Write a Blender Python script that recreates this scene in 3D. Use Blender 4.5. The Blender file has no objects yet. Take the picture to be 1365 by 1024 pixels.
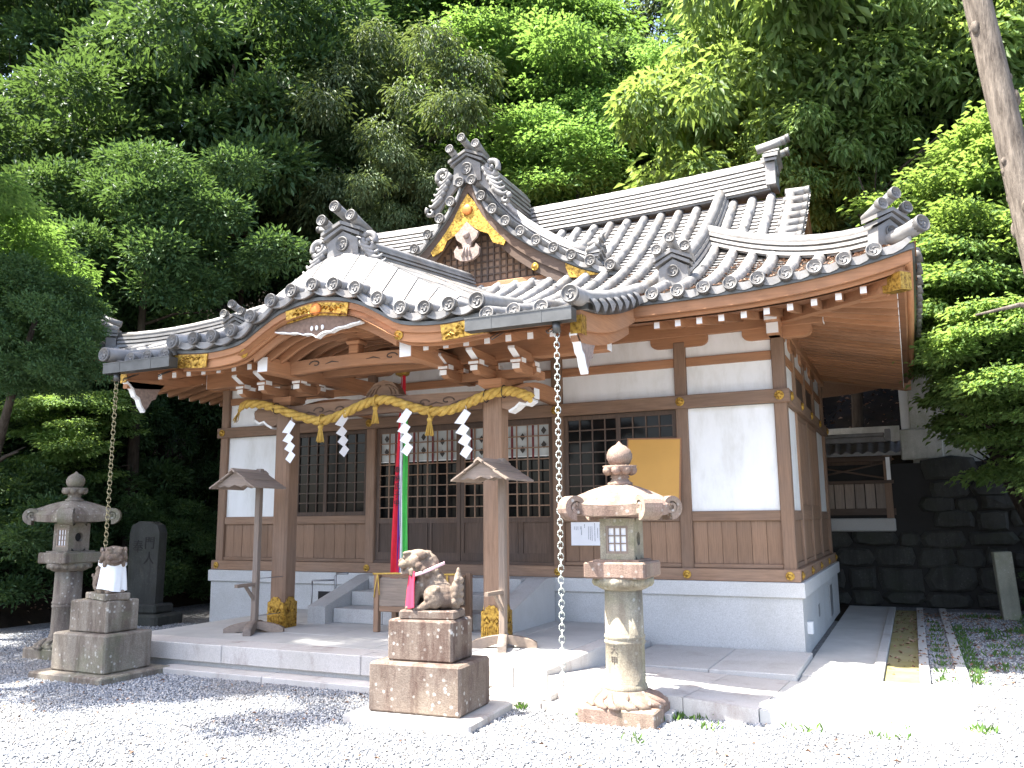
import bpy, math, random
import numpy as np
from math import sin, cos, pi, radians, atan2, sqrt, hypot
from mathutils import Matrix, Vector

random.seed(7)
SC = bpy.context.scene
COL = SC.collection

# ------------------------------------------------------------ camera, sky, sun, exposure
YAW, PITCH, ROLL = radians(25.272), radians(9.191), radians(-0.545)
fw = Vector((-sin(YAW) * cos(PITCH), cos(YAW) * cos(PITCH), sin(PITCH)))
rt = Vector((cos(YAW), sin(YAW), 0.0))
up = rt.cross(fw)
r2 = rt * cos(ROLL) + up * sin(ROLL)
u2 = -rt * sin(ROLL) + up * cos(ROLL)
cam_d = bpy.data.cameras.new('camera')
cam = bpy.data.objects.new('camera', cam_d)
COL.objects.link(cam)
m = Matrix.Identity(4)
for i in range(3):
    m[i][0], m[i][1], m[i][2] = r2[i], u2[i], -fw[i]
m[2][3] = 1.65
cam.matrix_world = m
cam_d.sensor_width = 36.0
cam_d.lens = 1111.8 / 1365 * 36.0
cam_d.clip_end = 400
SC.camera = cam

SUN_TO = Vector((-0.36, -0.28, 0.89)).normalized()
world = bpy.data.worlds.new('World')
SC.world = world
world.use_nodes = True
wn = world.node_tree
wn.nodes.clear()
sky = wn.nodes.new('ShaderNodeTexSky')
sky.sky_type = 'NISHITA'
sky.sun_disc = False
sky.sun_elevation = math.asin(SUN_TO.z)
sky.sun_rotation = atan2(SUN_TO.x, SUN_TO.y)
sky.air_density = 0.8
sky.dust_density = 3.0
sky.ozone_density = 0.4
bgn = wn.nodes.new('ShaderNodeBackground')
bgn.inputs['Strength'].default_value = 0.15
won = wn.nodes.new('ShaderNodeOutputWorld')
wn.links.new(sky.outputs[0], bgn.inputs['Color'])
wn.links.new(bgn.outputs[0], won.inputs['Surface'])
sun_d = bpy.data.lights.new('sun', 'SUN')
sun_d.energy = 5.0
sun_d.angle = radians(0.53)
sun_d.color = (1.0, 0.955, 0.88)
sun = bpy.data.objects.new('sun', sun_d)
sun.rotation_euler = (-SUN_TO).to_track_quat('-Z', 'Y').to_euler()
COL.objects.link(sun)
vs = SC.view_settings
vs.view_transform = 'Standard'
vs.look = 'None'
vs.gamma = 1.0
vs.use_curve_mapping = False
vs.exposure = 2.25

# ------------------------------------------------------------ helpers
def tag(o, label=None, cat=None, group=None, kind=None):
    if label: o['label'] = label
    if cat: o['category'] = cat
    if group: o['group'] = group
    if kind: o['kind'] = kind
    return o

def empty(name, loc=(0, 0, 0), rz=0.0, label=None, cat=None, group=None):
    o = bpy.data.objects.new(name, None)
    o.empty_display_size = 0.2
    o.location = loc
    o.rotation_euler = (0, 0, rz)
    COL.objects.link(o)
    return tag(o, label, cat, group)

def wloc(o):
    """origin offset of an un-rotated chain of parents"""
    v = Vector((0, 0, 0))
    while o is not None:
        v += Vector(o.location)
        o = o.parent
    return v

def copy_tree(o, parent=None):
    c = o.copy()
    COL.objects.link(c)
    c.parent = parent
    for ch in list(o.children):
        copy_tree(ch, c)
    return c

class MB:
    """collects geometry and links it as ONE mesh object"""
    def __init__(s):
        s.v, s.f, s.sm, s.mi = [], [], [], []
    def add(s, vs_, fs, smooth=False, mat=0):
        b = len(s.v)
        s.v.extend([tuple(v) for v in vs_])
        for f in fs:
            s.f.append(tuple(b + i for i in f))
            s.sm.append(smooth)
            s.mi.append(mat)
        return s
    def box(s, a, b, M=None, ch=0.0, mat=0):
        (x0, y0, z0), (x1, y1, z1) = a, b
        x0, x1 = min(x0, x1), max(x0, x1); y0, y1 = min(y0, y1), max(y0, y1); z0, z1 = min(z0, z1), max(z0, z1)
        if ch > 0:
            ch = min(ch, (x1 - x0) * .4, (y1 - y0) * .4, (z1 - z0) * .4)
            vs_, idx = [], {}
            for ix, X in enumerate((x0, x1)):
                for iy, Y in enumerate((y0, y1)):
                    for iz, Z in enumerate((z0, z1)):
                        sx, sy, sz = (1, -1)[ix], (1, -1)[iy], (1, -1)[iz]
                        for ax in range(3):
                            p = [X + sx * ch, Y + sy * ch, Z + sz * ch]
                            p[ax] = (X, Y, Z)[ax]
                            idx[ix, iy, iz, ax] = len(vs_); vs_.append(p)
            fs = []
            I = idx
            for q in (0, 1):
                fs.append([I[q, 0, 0, 0], I[q, 1, 0, 0], I[q, 1, 1, 0], I[q, 0, 1, 0]])
                fs.append([I[0, q, 0, 1], I[1, q, 0, 1], I[1, q, 1, 1], I[0, q, 1, 1]])
                fs.append([I[0, 0, q, 2], I[1, 0, q, 2], I[1, 1, q, 2], I[0, 1, q, 2]])
            for p in (0, 1):
                for q in (0, 1):
                    fs.append([I[0, p, q, 1], I[1, p, q, 1], I[1, p, q, 2], I[0, p, q, 2]])
                    fs.append([I[p, 0, q, 0], I[p, 1, q, 0], I[p, 1, q, 2], I[p, 0, q, 2]])
                    fs.append([I[p, q, 0, 0], I[p, q, 1, 0], I[p, q, 1, 1], I[p, q, 0, 1]])
                    for t in (0, 1):
                        fs.append([I[p, q, t, 0], I[p, q, t, 1], I[p, q, t, 2]])
            # consistent winding from centre
            c = Vector(((x0 + x1) / 2, (y0 + y1) / 2, (z0 + z1) / 2))
            out = []
            for f in fs:
                P = [Vector(vs_[i]) for i in f]
                n = (P[1] - P[0]).cross(P[2] - P[0])
                if n.dot(P[0] + P[2] - 2 * c) < 0: f = f[::-1]
                out.append(f)
            fs = out
        else:
            vs_ = [(x0, y0, z0), (x1, y0, z0), (x1, y1, z0), (x0, y1, z0), (x0, y0, z1), (x1, y0, z1), (x1, y1, z1), (x0, y1, z1)]
            fs = [(3, 2, 1, 0), (4, 5, 6, 7), (0, 1, 5, 4), (1, 2, 6, 5), (2, 3, 7, 6), (3, 0, 4, 7)]
        if M is not None: vs_ = [M @ Vector(v) for v in vs_]
        return s.add(vs_, fs, False, mat)
    def prism(s, pts, d0, d1, axis='Y', M=None, mat=0, smooth=False):
        """closed polygon pts (2-D) extruded along axis; X: (y,z)  Y: (x,z)  Z: (x,y)"""
        n = len(pts)
        def P(p, d):
            return {'X': (d, p[0], p[1]), 'Y': (p[0], d, p[1]), 'Z': (p[0], p[1], d)}[axis]
        vs_ = [P(p, d0) for p in pts] + [P(p, d1) for p in pts]
        if M is not None: vs_ = [M @ Vector(v) for v in vs_]
        ar = sum(pts[i][0] * pts[(i + 1) % n][1] - pts[(i + 1) % n][0] * pts[i][1] for i in range(n))
        fl = (ar > 0) ^ (axis == 'Y') ^ (d1 < d0)
        a, b = list(range(n)), list(range(n, 2 * n))
        fs = [a[::-1], b] if fl else [a, b[::-1]]
        sd = [(i, (i + 1) % n, n + (i + 1) % n, n + i) for i in range(n)]
        if not fl: sd = [f[::-1] for f in sd]
        s.add(vs_, fs, False, mat)
        bq = len(s.v) - 2 * n
        for f in sd:
            s.f.append(tuple(bq + i for i in f)); s.sm.append(smooth); s.mi.append(mat)
        return s
    def strip(s, top, bot, d0, d1, axis='Y', mat=0, smooth=True):
        """band between two polylines of equal length, extruded along axis, as quads"""
        n = len(top)
        def P(p, d):
            return {'X': (d, p[0], p[1]), 'Y': (p[0], d, p[1]), 'Z': (p[0], p[1], d)}[axis]
        vs_ = [P(p, d0) for p in top] + [P(p, d0) for p in bot] + [P(p, d1) for p in top] + [P(p, d1) for p in bot]
        T0, B0, T1, B1 = 0, n, 2 * n, 3 * n
        flat, curved = [], []
        for i in range(n - 1):
            flat += [(T0 + i, T0 + i + 1, B0 + i + 1, B0 + i), (T1 + i + 1, T1 + i, B1 + i, B1 + i + 1)]
            curved += [(T0 + i + 1, T0 + i, T1 + i, T1 + i + 1), (B0 + i, B0 + i + 1, B1 + i + 1, B1 + i)]
        flat += [(T0, B0, B1, T1), (B0 + n - 1, T0 + n - 1, T1 + n - 1, B1 + n - 1)]
        s.add(vs_, flat, False, mat)
        b = len(s.v) - len(vs_)
        for f in curved:
            s.f.append(tuple(b + i for i in f)); s.sm.append(smooth); s.mi.append(mat)
        return s
    def lathe(s, prof, seg=24, M=None, smooth=True, mat=0, poly=None, caps=True):
        """prof: list of (r, z)"""
        n = len(prof); vs_ = []
        for r, z in prof:
            for k in range(seg):
                a = 2 * pi * (k + (0.5 if poly else 0)) / seg
                rr = r / cos(pi / seg) if poly else r
                vs_.append((rr * cos(a), rr * sin(a), z))
        fs = []
        for i in range(n - 1):
            for k in range(seg):
                k2 = (k + 1) % seg
                fs.append((i * seg + k, i * seg + k2, (i + 1) * seg + k2, (i + 1) * seg + k))
        if caps:
            fs.append(tuple(range(seg))[::-1]); fs.append(tuple((n - 1) * seg + k for k in range(seg)))
        if M is not None: vs_ = [M @ Vector(v) for v in vs_]
        return s.add(vs_, fs, smooth, mat)
    def tube(s, pts, r, seg=8, closed=False, caps=True, smooth=True, mat=0, a0=0.0, a1=2 * pi):
        """round bar along pts; r may be a list; a0..a1 sweeps part of the circle (measured from side, up = pi/2)"""
        pts = [Vector(p) for p in pts]; n = len(pts)
        rs = r if isinstance(r, (list, tuple)) else [r] * n
        full = abs((a1 - a0) - 2 * pi) < 1e-6
        m_ = seg if full else seg + 1
        vs_ = []
        for i, p in enumerate(pts):
            if closed: t = pts[(i + 1) % n] - pts[i - 1]
            else: t = pts[min(i + 1, n - 1)] - pts[max(i - 1, 0)]
            if t.length < 1e-9: t = Vector((0, 0, 1))
            t.normalize()
            ref = Vector((0, 0, 1)) if abs(t.z) < 0.95 else Vector((1, 0, 0))
            sd = t.cross(ref).normalized(); u_ = sd.cross(t)
            for k in range(m_):
                a = a0 + (a1 - a0) * k / seg
                vs_.append(p + (sd * cos(a) + u_ * sin(a)) * rs[i])
        fs = []
        for i in range(n if closed else n - 1):
            j = (i + 1) % n
            for k in range(seg):
                k2 = (k + 1) % m_
                fs.append((i * m_ + k, i * m_ + k2, j * m_ + k2, j * m_ + k)[::-1])
        s.add(vs_, fs, smooth, mat)
        if caps and not closed:
            b = len(s.v) - len(vs_)
            s.f.append(tuple(b + k for k in range(m_))); s.sm.append(False); s.mi.append(mat)
            s.f.append(tuple(b + (n - 1) * m_ + k for k in range(m_))[::-1]); s.sm.append(False); s.mi.append(mat)
        return s
    def grid(s, fn, nu, nv, smooth=True, mat=0, flip=False):
        vs_ = [fn(i / nu, j / nv) for j in range(nv + 1) for i in range(nu + 1)]
        fs = []
        for j in range(nv):
            for i in range(nu):
                q = (j * (nu + 1) + i, j * (nu + 1) + i + 1, (j + 1) * (nu + 1) + i + 1, (j + 1) * (nu + 1) + i)
                fs.append(q[::-1] if flip else q)
        return s.add(vs_, fs, smooth, mat)
    def ball(s, c, r, seg=10, M=None, mat=0):
        rx, ry, rz = r if isinstance(r, (tuple, list)) else (r, r, r)
        n = seg // 2 + 1
        vs_ = []
        for i in range(n + 1):
            th = pi * i / n
            for k in range(seg):
                a = 2 * pi * k / seg
                vs_.append((c[0] + rx * sin(th) * cos(a), c[1] + ry * sin(th) * sin(a), c[2] + rz * cos(th)))
        fs = []
        for i in range(n):
            for k in range(seg):
                k2 = (k + 1) % seg
                fs.append((i * seg + k, (i + 1) * seg + k, (i + 1) * seg + k2, i * seg + k2))
        if M is not None: vs_ = [M @ Vector(v) for v in vs_]
        return s.add(vs_, fs, True, mat)
    def mesh(s, name, mats, off=(0, 0, 0)):
        me = bpy.data.meshes.new(name)
        ox, oy, oz = off
        me.from_pydata([(x - ox, y - oy, z - oz) for x, y, z in s.v], [], s.f)
        me.polygons.foreach_set('use_smooth', s.sm)
        if not isinstance(mats, (list, tuple)): mats = [mats]
        for mm in mats: me.materials.append(mm)
        if len(mats) > 1: me.polygons.foreach_set('material_index', s.mi)
        me.update()
        return me
    def build(s, name, mats, parent=None, label=None, cat=None, group=None, kind=None, at=None, local=False):
        """vertices are in world space (local=True: in the parent's space); the object's origin is put at `at`"""
        base = Vector((0, 0, 0)) if (parent is None or local) else wloc(parent)
        org = Vector(at) if at is not None else (base if not local else Vector((0, 0, 0)))
        me = s.mesh(name, mats, org)
        o = bpy.data.objects.new(name, me)
        COL.objects.link(o)
        if parent is not None: o.parent = parent
        o.location = org - base
        return tag(o, label, cat, group, kind)

def share(name, me, parent, loc, rot=(0, 0, 0), scale=(1, 1, 1)):
    o = bpy.data.objects.new(name, me)
    COL.objects.link(o)
    o.parent = parent
    o.location = Vector(loc) - (wloc(parent) if parent is not None else Vector((0, 0, 0)))
    o.rotation_euler = rot
    o.scale = scale
    return o

# ------------------------------------------------------------ materials
class NT:
    def __init__(s, name):
        s.m = bpy.data.materials.new(name); s.m.use_nodes = True
        s.t = s.m.node_tree; s.t.nodes.clear()
        s.out = s.n('ShaderNodeOutputMaterial'); s.b = s.n('ShaderNodeBsdfPrincipled')
        s.l(s.b.outputs[0], s.out.inputs['Surface'])
        s.tc = s.n('ShaderNodeTexCoord')
    def n(s, t, **kw):
        q = s.t.nodes.new(t)
        for k, v in kw.items(): setattr(q, k, v)
        return q
    def l(s, a, b): s.t.links.new(a, b)
    def noise(s, scale, detail=4, rough=.6, vec=None, sc=None):
        q = s.n('ShaderNodeTexNoise')
        q.inputs['Scale'].default_value = scale; q.inputs['Detail'].default_value = detail; q.inputs['Roughness'].default_value = rough
        v = vec or s.tc.outputs['Object']
        if sc:
            mp = s.n('ShaderNodeMapping'); mp.inputs['Scale'].default_value = sc
            s.l(v, mp.inputs['Vector']); v = mp.outputs[0]
        s.l(v, q.inputs['Vector'])
        return q.outputs['Fac']
    def ramp(s, fac, stops, interp='LINEAR'):
        q = s.n('ShaderNodeValToRGB'); cr = q.color_ramp; cr.interpolation = interp
        while len(cr.elements) > 1: cr.elements.remove(cr.elements[-1])
        for i, (p, c) in enumerate(stops):
            e = cr.elements[0] if i == 0 else cr.elements.new(p)
            e.position = p
            e.color = (c, c, c, 1) if isinstance(c, (int, float)) else (*c, 1)
        s.l(fac, q.inputs['Fac'])
        return q.outputs['Color']
    def mix(s, fac, a, b, mode='MIX'):
        q = s.n('ShaderNodeMix', data_type='RGBA', blend_type=mode)
        for sock, v in ((q.inputs[0], fac), (q.inputs[6], a), (q.inputs[7], b)):
            if isinstance(v, (int, float)): sock.default_value = v
            elif isinstance(v, tuple): sock.default_value = (*v, 1) if len(v) == 3 else v
            else: s.l(v, sock)
        return q.outputs[2]
    def math(s, op, a, b=0.0):
        q = s.n('ShaderNodeMath', operation=op)
        for sock, v in ((q.inputs[0], a), (q.inputs[1], b)):
            if isinstance(v, (int, float)): sock.default_value = v
            else: s.l(v, sock)
        return q.outputs[0]
    def rnd(s):
        """random number that belongs to the object, 0..1"""
        return s.n('ShaderNodeObjectInfo').outputs['Random']
    def bump(s, h, strength=.3, dist=.01):
        q = s.n('ShaderNodeBump'); q.inputs['Strength'].default_value = strength; q.inputs['Distance'].default_value = dist
        s.l(h, q.inputs['Height']); s.l(q.outputs[0], s.b.inputs['Normal'])
    def set(s, color=None, rough=.7, metal=0.0, spec=None):
        if color is not None:
            if isinstance(color, tuple): s.b.inputs['Base Color'].default_value = (*color, 1)
            else: s.l(color, s.b.inputs['Base Color'])
        if isinstance(rough, (int, float)): s.b.inputs['Roughness'].default_value = rough
        else: s.l(rough, s.b.inputs['Roughness'])
        s.b.inputs['Metallic'].default_value = metal
        if spec is not None: s.b.inputs['Specular IOR Level'].default_value = spec
        return s.m

def sc3(c, k): return tuple(x * k for x in c)

def wood(name, col, axis, var=.35, rough=.72, grey=.0):
    t = NT(name)
    scl = {'X': (1.2, 22, 22), 'Y': (22, 1.2, 22), 'Z': (22, 22, 1.2)}[axis]
    g = t.noise(2.2, 6, .65, sc=scl)
    g2 = t.noise(1.1, 3, .5)
    c = t.ramp(g, [(.25, sc3(col, 1 - var)), (.5, col), (.78, sc3(col, 1 + var * .9))])
    c = t.mix(t.ramp(g2, [(.35, 0.0), (.75, .55)]), c, sc3((.75 * col[0] + .02, .85 * col[1] + .03, .95 * col[2] + .04), .9))
    st = t.noise(1.7, 6, .75, sc={'X': (.5, 2, 2), 'Y': (2, .5, 2), 'Z': (2, 2, .5)}[axis])
    c = t.mix(t.ramp(st, [(.50, 0.0), (.74, .55)]), c, sc3((col[0], col[1] * .92, col[2] * .85), .48))
    hv = t.n('ShaderNodeHueSaturation'); t.l(c, hv.inputs['Color'])
    t.l(t.math('MULTIPLY_ADD', t.rnd(), .34), hv.inputs['Value'])
    hv.inputs['Value'].links[0].from_node.inputs[2].default_value = .83
    c = hv.outputs[0]
    t.bump(g, .25, .006)
    return t.set(c, rough, spec=.3)

WOLD = (.255, .156, .098)      # weathered posts and rails of the hall
WRED = (.400, .195, .095)      # fresher wood under the eaves
WDRK = (.105, .068, .047)      # doors and lattices
WGREY = (.26, .20, .155)       # bleached loose furniture
W = {}
for ax in 'XYZ':
    W['old' + ax] = wood('weathered_wood_' + ax.lower(), WOLD, ax)
    W['red' + ax] = wood('cypress_wood_' + ax.lower(), WRED, ax, .25)
    W['drk' + ax] = wood('dark_wood_' + ax.lower(), WDRK, ax)
    W['gry' + ax] = wood('bleached_wood_' + ax.lower(), WGREY, ax)

def mk_tile(name='roof_tile', base=.215):
    t = NT(name)
    a = t.noise(5, 5, .6); b = t.noise(38, 3, .6)
    c = t.ramp(a, [(.3, (base * .66, base * .64, base * .62)), (.55, (base, base * .98, base * .96)), (.8, (base * 1.35, base * 1.33, base * 1.30))])
    c = t.mix(t.ramp(b, [(.5, 0.0), (.72, .4)]), c, (.20, .165, .125))
    c = t.mix(t.ramp(t.noise(1.4, 5, .7), [(.52, 0.0), (.72, .5)]), c, (.17, .135, .105))
    hv = t.n('ShaderNodeHueSaturation'); t.l(c, hv.inputs['Color'])
    q = t.math('MULTIPLY_ADD', t.rnd(), .46); q.node.inputs[2].default_value = .77; t.l(q, hv.inputs['Value'])
    t.bump(b, .12, .006)
    return t.set(hv.outputs[0], .5, spec=.5)
M_TILE = mk_tile()
M_SLAB = mk_tile('flat_roof_tile', .18)
M_DISC = mk_tile('crest_tile', .12)
W['softX'] = wood('soffit_wood_x', (.25, .115, .055), 'X', .3); W['softY'] = wood('soffit_wood_y', (.25, .115, .055), 'Y', .3)  # darker copy of the eave wood, shade between rafters put into its colour

def mk_plaster():
    t = NT('white_plaster')
    a = t.noise(1.5, 5, .7, sc=(2, 2, .7)); b = t.noise(60, 3)
    t.bump(b, .08, .004)
    return t.set(t.ramp(a, [(.28, (.64, .63, .59)), (.5, (.77, .77, .75)), (.7, (.82, .82, .81))]), .85)
M_PLAS = mk_plaster()

def mk_granite(name, c0, speck=.5, stain=0.0):
    t = NT(name)
    a = t.noise(120, 2, .7); b = t.noise(2.0, 5, .65)
    c = t.ramp(a, [(.3, sc3(c0, 1 - .45 * speck)), (.5, c0), (.7, sc3(c0, 1 + .3 * speck))])
    c = t.mix(t.ramp(b, [(.45, 0.0), (.8, .5)]), c, sc3((c0[0], c0[1] * .97, c0[2] * .9), .72))
    if stain:
        st = t.noise(1.6, 6, .75, sc=(1.6, 1.6, .7))
        c = t.mix(t.ramp(st, [(.52, 0.0), (.7, stain)]), c, (.16, .095, .075))
    hv = t.n('ShaderNodeHueSaturation'); t.l(c, hv.inputs['Color'])
    q = t.math('MULTIPLY_ADD', t.rnd(), .16); q.node.inputs[2].default_value = .92; t.l(q, hv.inputs['Value'])
    t.bump(a, .12, .003)
    return t.set(hv.outputs[0], .75, spec=.35)
M_GRAN = mk_granite('pale_granite', (.50, .50, .49), .6)
M_STEP = mk_granite('step_granite', (.44, .435, .42), .6, .25)
M_SLABS = mk_granite('platform_granite', (.46, .44, .415), .5, .55)
M_KERB = mk_granite('kerb_granite', (.42, .415, .40), .5, .3)

def mk_lichen(name, base, dark, moss, dk=.5, white=.6, mossk=.5):
    """old carved stone: dark streaks running down, white lichen spots, moss"""
    t = NT(name)
    a = t.noise(3.2, 7, .7); s_ = t.noise(2.6, 6, .7, sc=(2.2, 2.2, .35)); f = t.noise(90, 3, .7)
    c = t.ramp(a, [(.3, sc3(base, .75)), (.55, base), (.8, sc3(base, 1.25))])
    c = t.mix(t.ramp(s_, [(.46, 0.0), (.62, dk)]), c, dark)
    c = t.mix(t.ramp(t.noise(2.0, 5, .65), [(.5, 0.0), (.68, mossk)]), c, moss)
    vo = t.n('ShaderNodeTexVoronoi'); vo.inputs['Scale'].default_value = 17
    t.l(t.tc.outputs['Object'], vo.inputs['Vector'])
    spots = t.math('MULTIPLY', t.ramp(vo.outputs['Distance'], [(.16, 1.0), (.30, 0.0)]), t.ramp(t.noise(3.1, 3, .6), [(.45, 0.0), (.58, white)]))
    c = t.mix(spots, c, (.58, .57, .52))
    c = t.mix(t.ramp(f, [(.4, .35), (.62, 0.0)]), c, sc3(dark, .8))
    h = t.math('ADD', f, t.math('MULTIPLY', a, 1.5))
    t.bump(h, .45, .012)
    return t.set(c, .9, spec=.2)
M_LION = mk_lichen('weathered_lion_stone', (.27, .215, .165), (.09, .06, .048), (.17, .165, .10), .7, .45, .45)
M_PEDR = mk_lichen('brown_stained_stone', (.225, .182, .148), (.085, .052, .042), (.30, .25, .19), .85, .85, .55)
M_PEDL = mk_lichen('grey_green_stone', (.30, .265, .215), (.10, .075, .06), (.19, .205, .13), .75, .7, .6)
M_LANR = mk_lichen('pale_lantern_stone', (.37, .335, .25), (.12, .09, .07), (.19, .20, .09), .5, .5, .75)
M_CAPR = mk_lichen('reddish_lantern_stone', (.33, .235, .185), (.10, .065, .052), (.27, .25, .17), .6, .7, .45)
M_LANL = mk_lichen('mossy_lantern_stone', (.26, .225, .18), (.085, .062, .052), (.16, .175, .095), .7, .5, .7)
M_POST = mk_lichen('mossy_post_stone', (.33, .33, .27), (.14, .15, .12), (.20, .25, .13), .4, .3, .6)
M_DARKST = mk_lichen('dark_wall_stone', (.060, .060, .054), (.022, .022, .020), (.040, .050, .026), .5, .05, .4)

def mk_gold():
    t = NT('gilded_copper')
    a = t.noise(34, 4, .7); b = t.noise(26, 3, .6)
    t.bump(a, .8, .010)
    return t.set(t.ramp(b, [(.34, (.17, .09, .018)), (.48, (.42, .245, .045)), (.66, (.60, .38, .075))]), .38, .7)
M_GOLD = mk_gold()
def flat(name, col, rough=.7, metal=0.0, var=.12, spec=None, sc=8):
    t = NT(name)
    a = t.noise(sc, 4, .6)
    return t.set(t.ramp(a, [(.3, sc3(col, 1 - var)), (.7, sc3(col, 1 + var))]), rough, metal, spec)
M_GOLDR = flat('copper_red_crest', (.55, .20, .05), .45, .6)
M_WHITE = flat('white_paint', (.80, .80, .79), .6, 0, .04)
M_PAPER = flat('white_paper', (.82, .82, .84), .8, 0, .03)
M_GUT = flat('gutter_metal', (.105, .105, .10), .45, .7, .25, sc=4)
M_CHAIN = flat('galvanised_chain', (.46, .50, .46), .5, .25, .15)
M_CHAIND = flat('tarnished_chain', (.38, .33, .19), .5, .5, .2)
M_STEEL = flat('handrail_steel', (.30, .30, .30), .45, .6)
M_RED = flat('red_cloth', (.62, .012, .03), .8)
M_PINK = flat('pink_red_cloth', (.58, .028, .075), .75)
M_GREEN = flat('green_cloth', (.06, .42, .07), .8)
M_PURP = flat('purple_cloth', (.12, .035, .28), .8)
M_WCLOTH = flat('white_cloth', (.80, .81, .80), .85, 0, .04)
M_INK = flat('black_ink', (.012, .012, .014), .7)
M_GREYINK = flat('grey_print', (.20, .20, .23), .8)
M_YEL = flat('ochre_board', (.56, .30, .065), .6, 0, .06, sc=2)
M_DARK = flat('painted_dark', (.012, .011, .010), .8)  # near-black colour standing in for unlit hollows
M_MAROON = flat('maroon_ribbon', (.16, .03, .03), .8)
M_LOZ = flat('dark_crest_print', (.05, .045, .04), .8)
M_CURT = flat('grey_white_curtain', (.52, .55, .54), .9, 0, .05)
def mk_glass():
    t = NT('unlit_room_glass')
    return t.set((.008, .008, .008), .10, 0, .14)
M_GLASS = mk_glass()  # near-black panes carry the darkness of the unlit room in their colour
def mk_rope():
    t = NT('rice_straw')
    a = t.noise(14, 5, .7, sc=(1, 1, 1)); b = t.noise(120, 3, .7)
    t.bump(b, .5, .006)
    c = t.ramp(a, [(.3, (.34, .20, .040)), (.55, (.54, .35, .075)), (.8, (.66, .47, .14))])
    return t.set(c, .85)
M_ROPE = mk_rope()
# ------------------------------------------------------------ ground levels and main measures of the hall
XC = -5.91            # middle of the hall
YF = 10.67            # front face of the posts
YB = 15.80            # back
ZP = 0.306            # stone platform under the porch
ZA = 0.05             # foot of the podium
POST = [-4.54, -3.30, -1.55, 1.55, 3.30, 4.54]
hall = empty('shrine_hall', (XC, YF, ZA), 0, 'wooden shrine hall with grey tiled roof, white plaster walls and curved porch gable', 'shrine hall')
def X(o): return XC + o

# --- podium of granite
b = MB()
b.box((X(-4.66), YF - .02, ZA - .15), (X(4.66), YB, .686))
podium = b.build('stone_base', M_GRAN, hall)
b = MB(); b.box((X(-4.70), YF - .06, .689), (X(4.70), YB + .04, .868), ch=.008); b.build('coping', M_GRAN, podium)
b = MB(); b.box((X(-2.45), YF - .03, .42), (X(-1.75), YF + .05, .58)); b.build('vent', M_DARK, podium)
for yy, z0, z1, w in ((12.35, .30, .46, .16), (14.1, .12, .58, .42)):
    b = MB(); b.box((X(4.655), yy, z0), (X(4.668), yy + w, z1)); b.build('vent', M_STEEL, podium)
b = MB(); b.prism([(yy, zz) for yy, zz in ((10.98, .24), (11.10, .24), (11.10, .38), (10.98, .38))], X(4.66), X(4.72), 'X'); b.build('socket_box', M_WHITE, podium)

# --- stairs: three granite steps between sloping cheek stones
stairs = empty('stone_stairs', (X(0), 9.6, ZP)); stairs.parent = hall; stairs.location -= Vector(hall.location)
for k in range(3):
    y0 = 9.38 + k * .40
    b = MB()
    for x0, x1 in ((-1.20, -.42), (-.414, .36), (.366, 1.20)):
        b.box((X(x0), y0, ZP + .001 if k == 0 else ZP + k * .187), (X(x1), 10.62 if k == 2 else y0 + .43, ZP + (k + 1) * .187), ch=.008)
    b.build('step', M_STEP, stairs)
for sgn in (-1, 1):
    b = MB()
    pts = [(9.22, ZP), (10.62, ZP), (10.62, .866), (10.35, .866), (9.22, ZP + .22)]
    b.prism(pts, X(sgn * 1.21), X(sgn * 1.50), 'X')
    b.build('cheek_stone', M_STEP, stairs)

# --- posts
PW = .155
def post(x, y, z0=.868, z1=3.93, w=PW, mat=None, wy=None):
    b = MB(); wy = wy or w
    b.box((x - w / 2, y - wy / 2, z0), (x + w / 2, y + wy / 2, z1), ch=.012)
    return b.build('post', mat or W['oldZ'], hall)
YP = YF + PW / 2
for o in POST: post(X(o), YP)
SIDEY = [11.9, 13.1, 14.35]
SXR = X(4.54)
for yy in SIDEY + [YB - .1]:
    for s in (-1, 1): post(X(4.54) if s > 0 else X(-4.54), yy, w=PW if yy > 15 else .12)

# --- beams. Front and side runs butt against the corner posts; nageshi runs sit proud of the posts
def beamx(name, x0, x1, y0, y1, z0, z1, mat='oldX', ch=.008):
    b = MB(); b.box((x0, y0, z0), (x1, y1, z1), ch=ch); return b.build(name, W[mat], hall)
def beamy(name, x0, x1, y0, y1, z0, z1, mat='oldY', ch=.008):
    b = MB(); b.box((x0, y0, z0), (x1, y1, z1), ch=ch); return b.build(name, W[mat], hall)
for z0, z1, nm in ((.871, 1.02, 'sill_beam'), (3.045, 3.215, 'lintel_beam')):
    beamx(nm, X(-4.66), X(4.66), YF - .045, YF + .03, z0, z1)
    beamy(nm, X(4.545), X(4.66), YF + .033, YB, z0, z1)
    beamy(nm, X(-4.66), X(-4.545), YF + .033, YB, z0, z1)
# lighter batten above the sill
for i in range(5):
    if i == 2: continue
    a, c = POST[i] + PW / 2, POST[i + 1] - PW / 2
    beamx('bottom_rail', X(a), X(c), YF + .02, YF + .08, 1.022, 1.075)
    beamx('waist_rail', X(a), X(c), YF + .015, YF + .09, 1.60, 1.725)
for i in range(5):
    a, c = POST[i] + PW / 2, POST[i + 1] - PW / 2
    beamx('upper_rail', X(a), X(c), YF + .03, YF + .09, 3.603, 3.717, 'redX')
# plaster
def panel(x0, x1, z0, z1, y=YF + .07):
    b = MB(); b.box((x0, y, z0), (x1, y + .03, z1)); return b.build('plaster_panel', M_PLAS, hall)
for i in range(5):
    a, c = X(POST[i] + PW / 2), X(POST[i + 1] - PW / 2)
    panel(a, c, 3.215, 3.602); panel(a, c, 3.719, 4.22)
for i in (0, 4):
    panel(X(POST[i] + PW / 2), X(POST[i + 1] - PW / 2), 1.726, 3.044, YF + .055)
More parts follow.
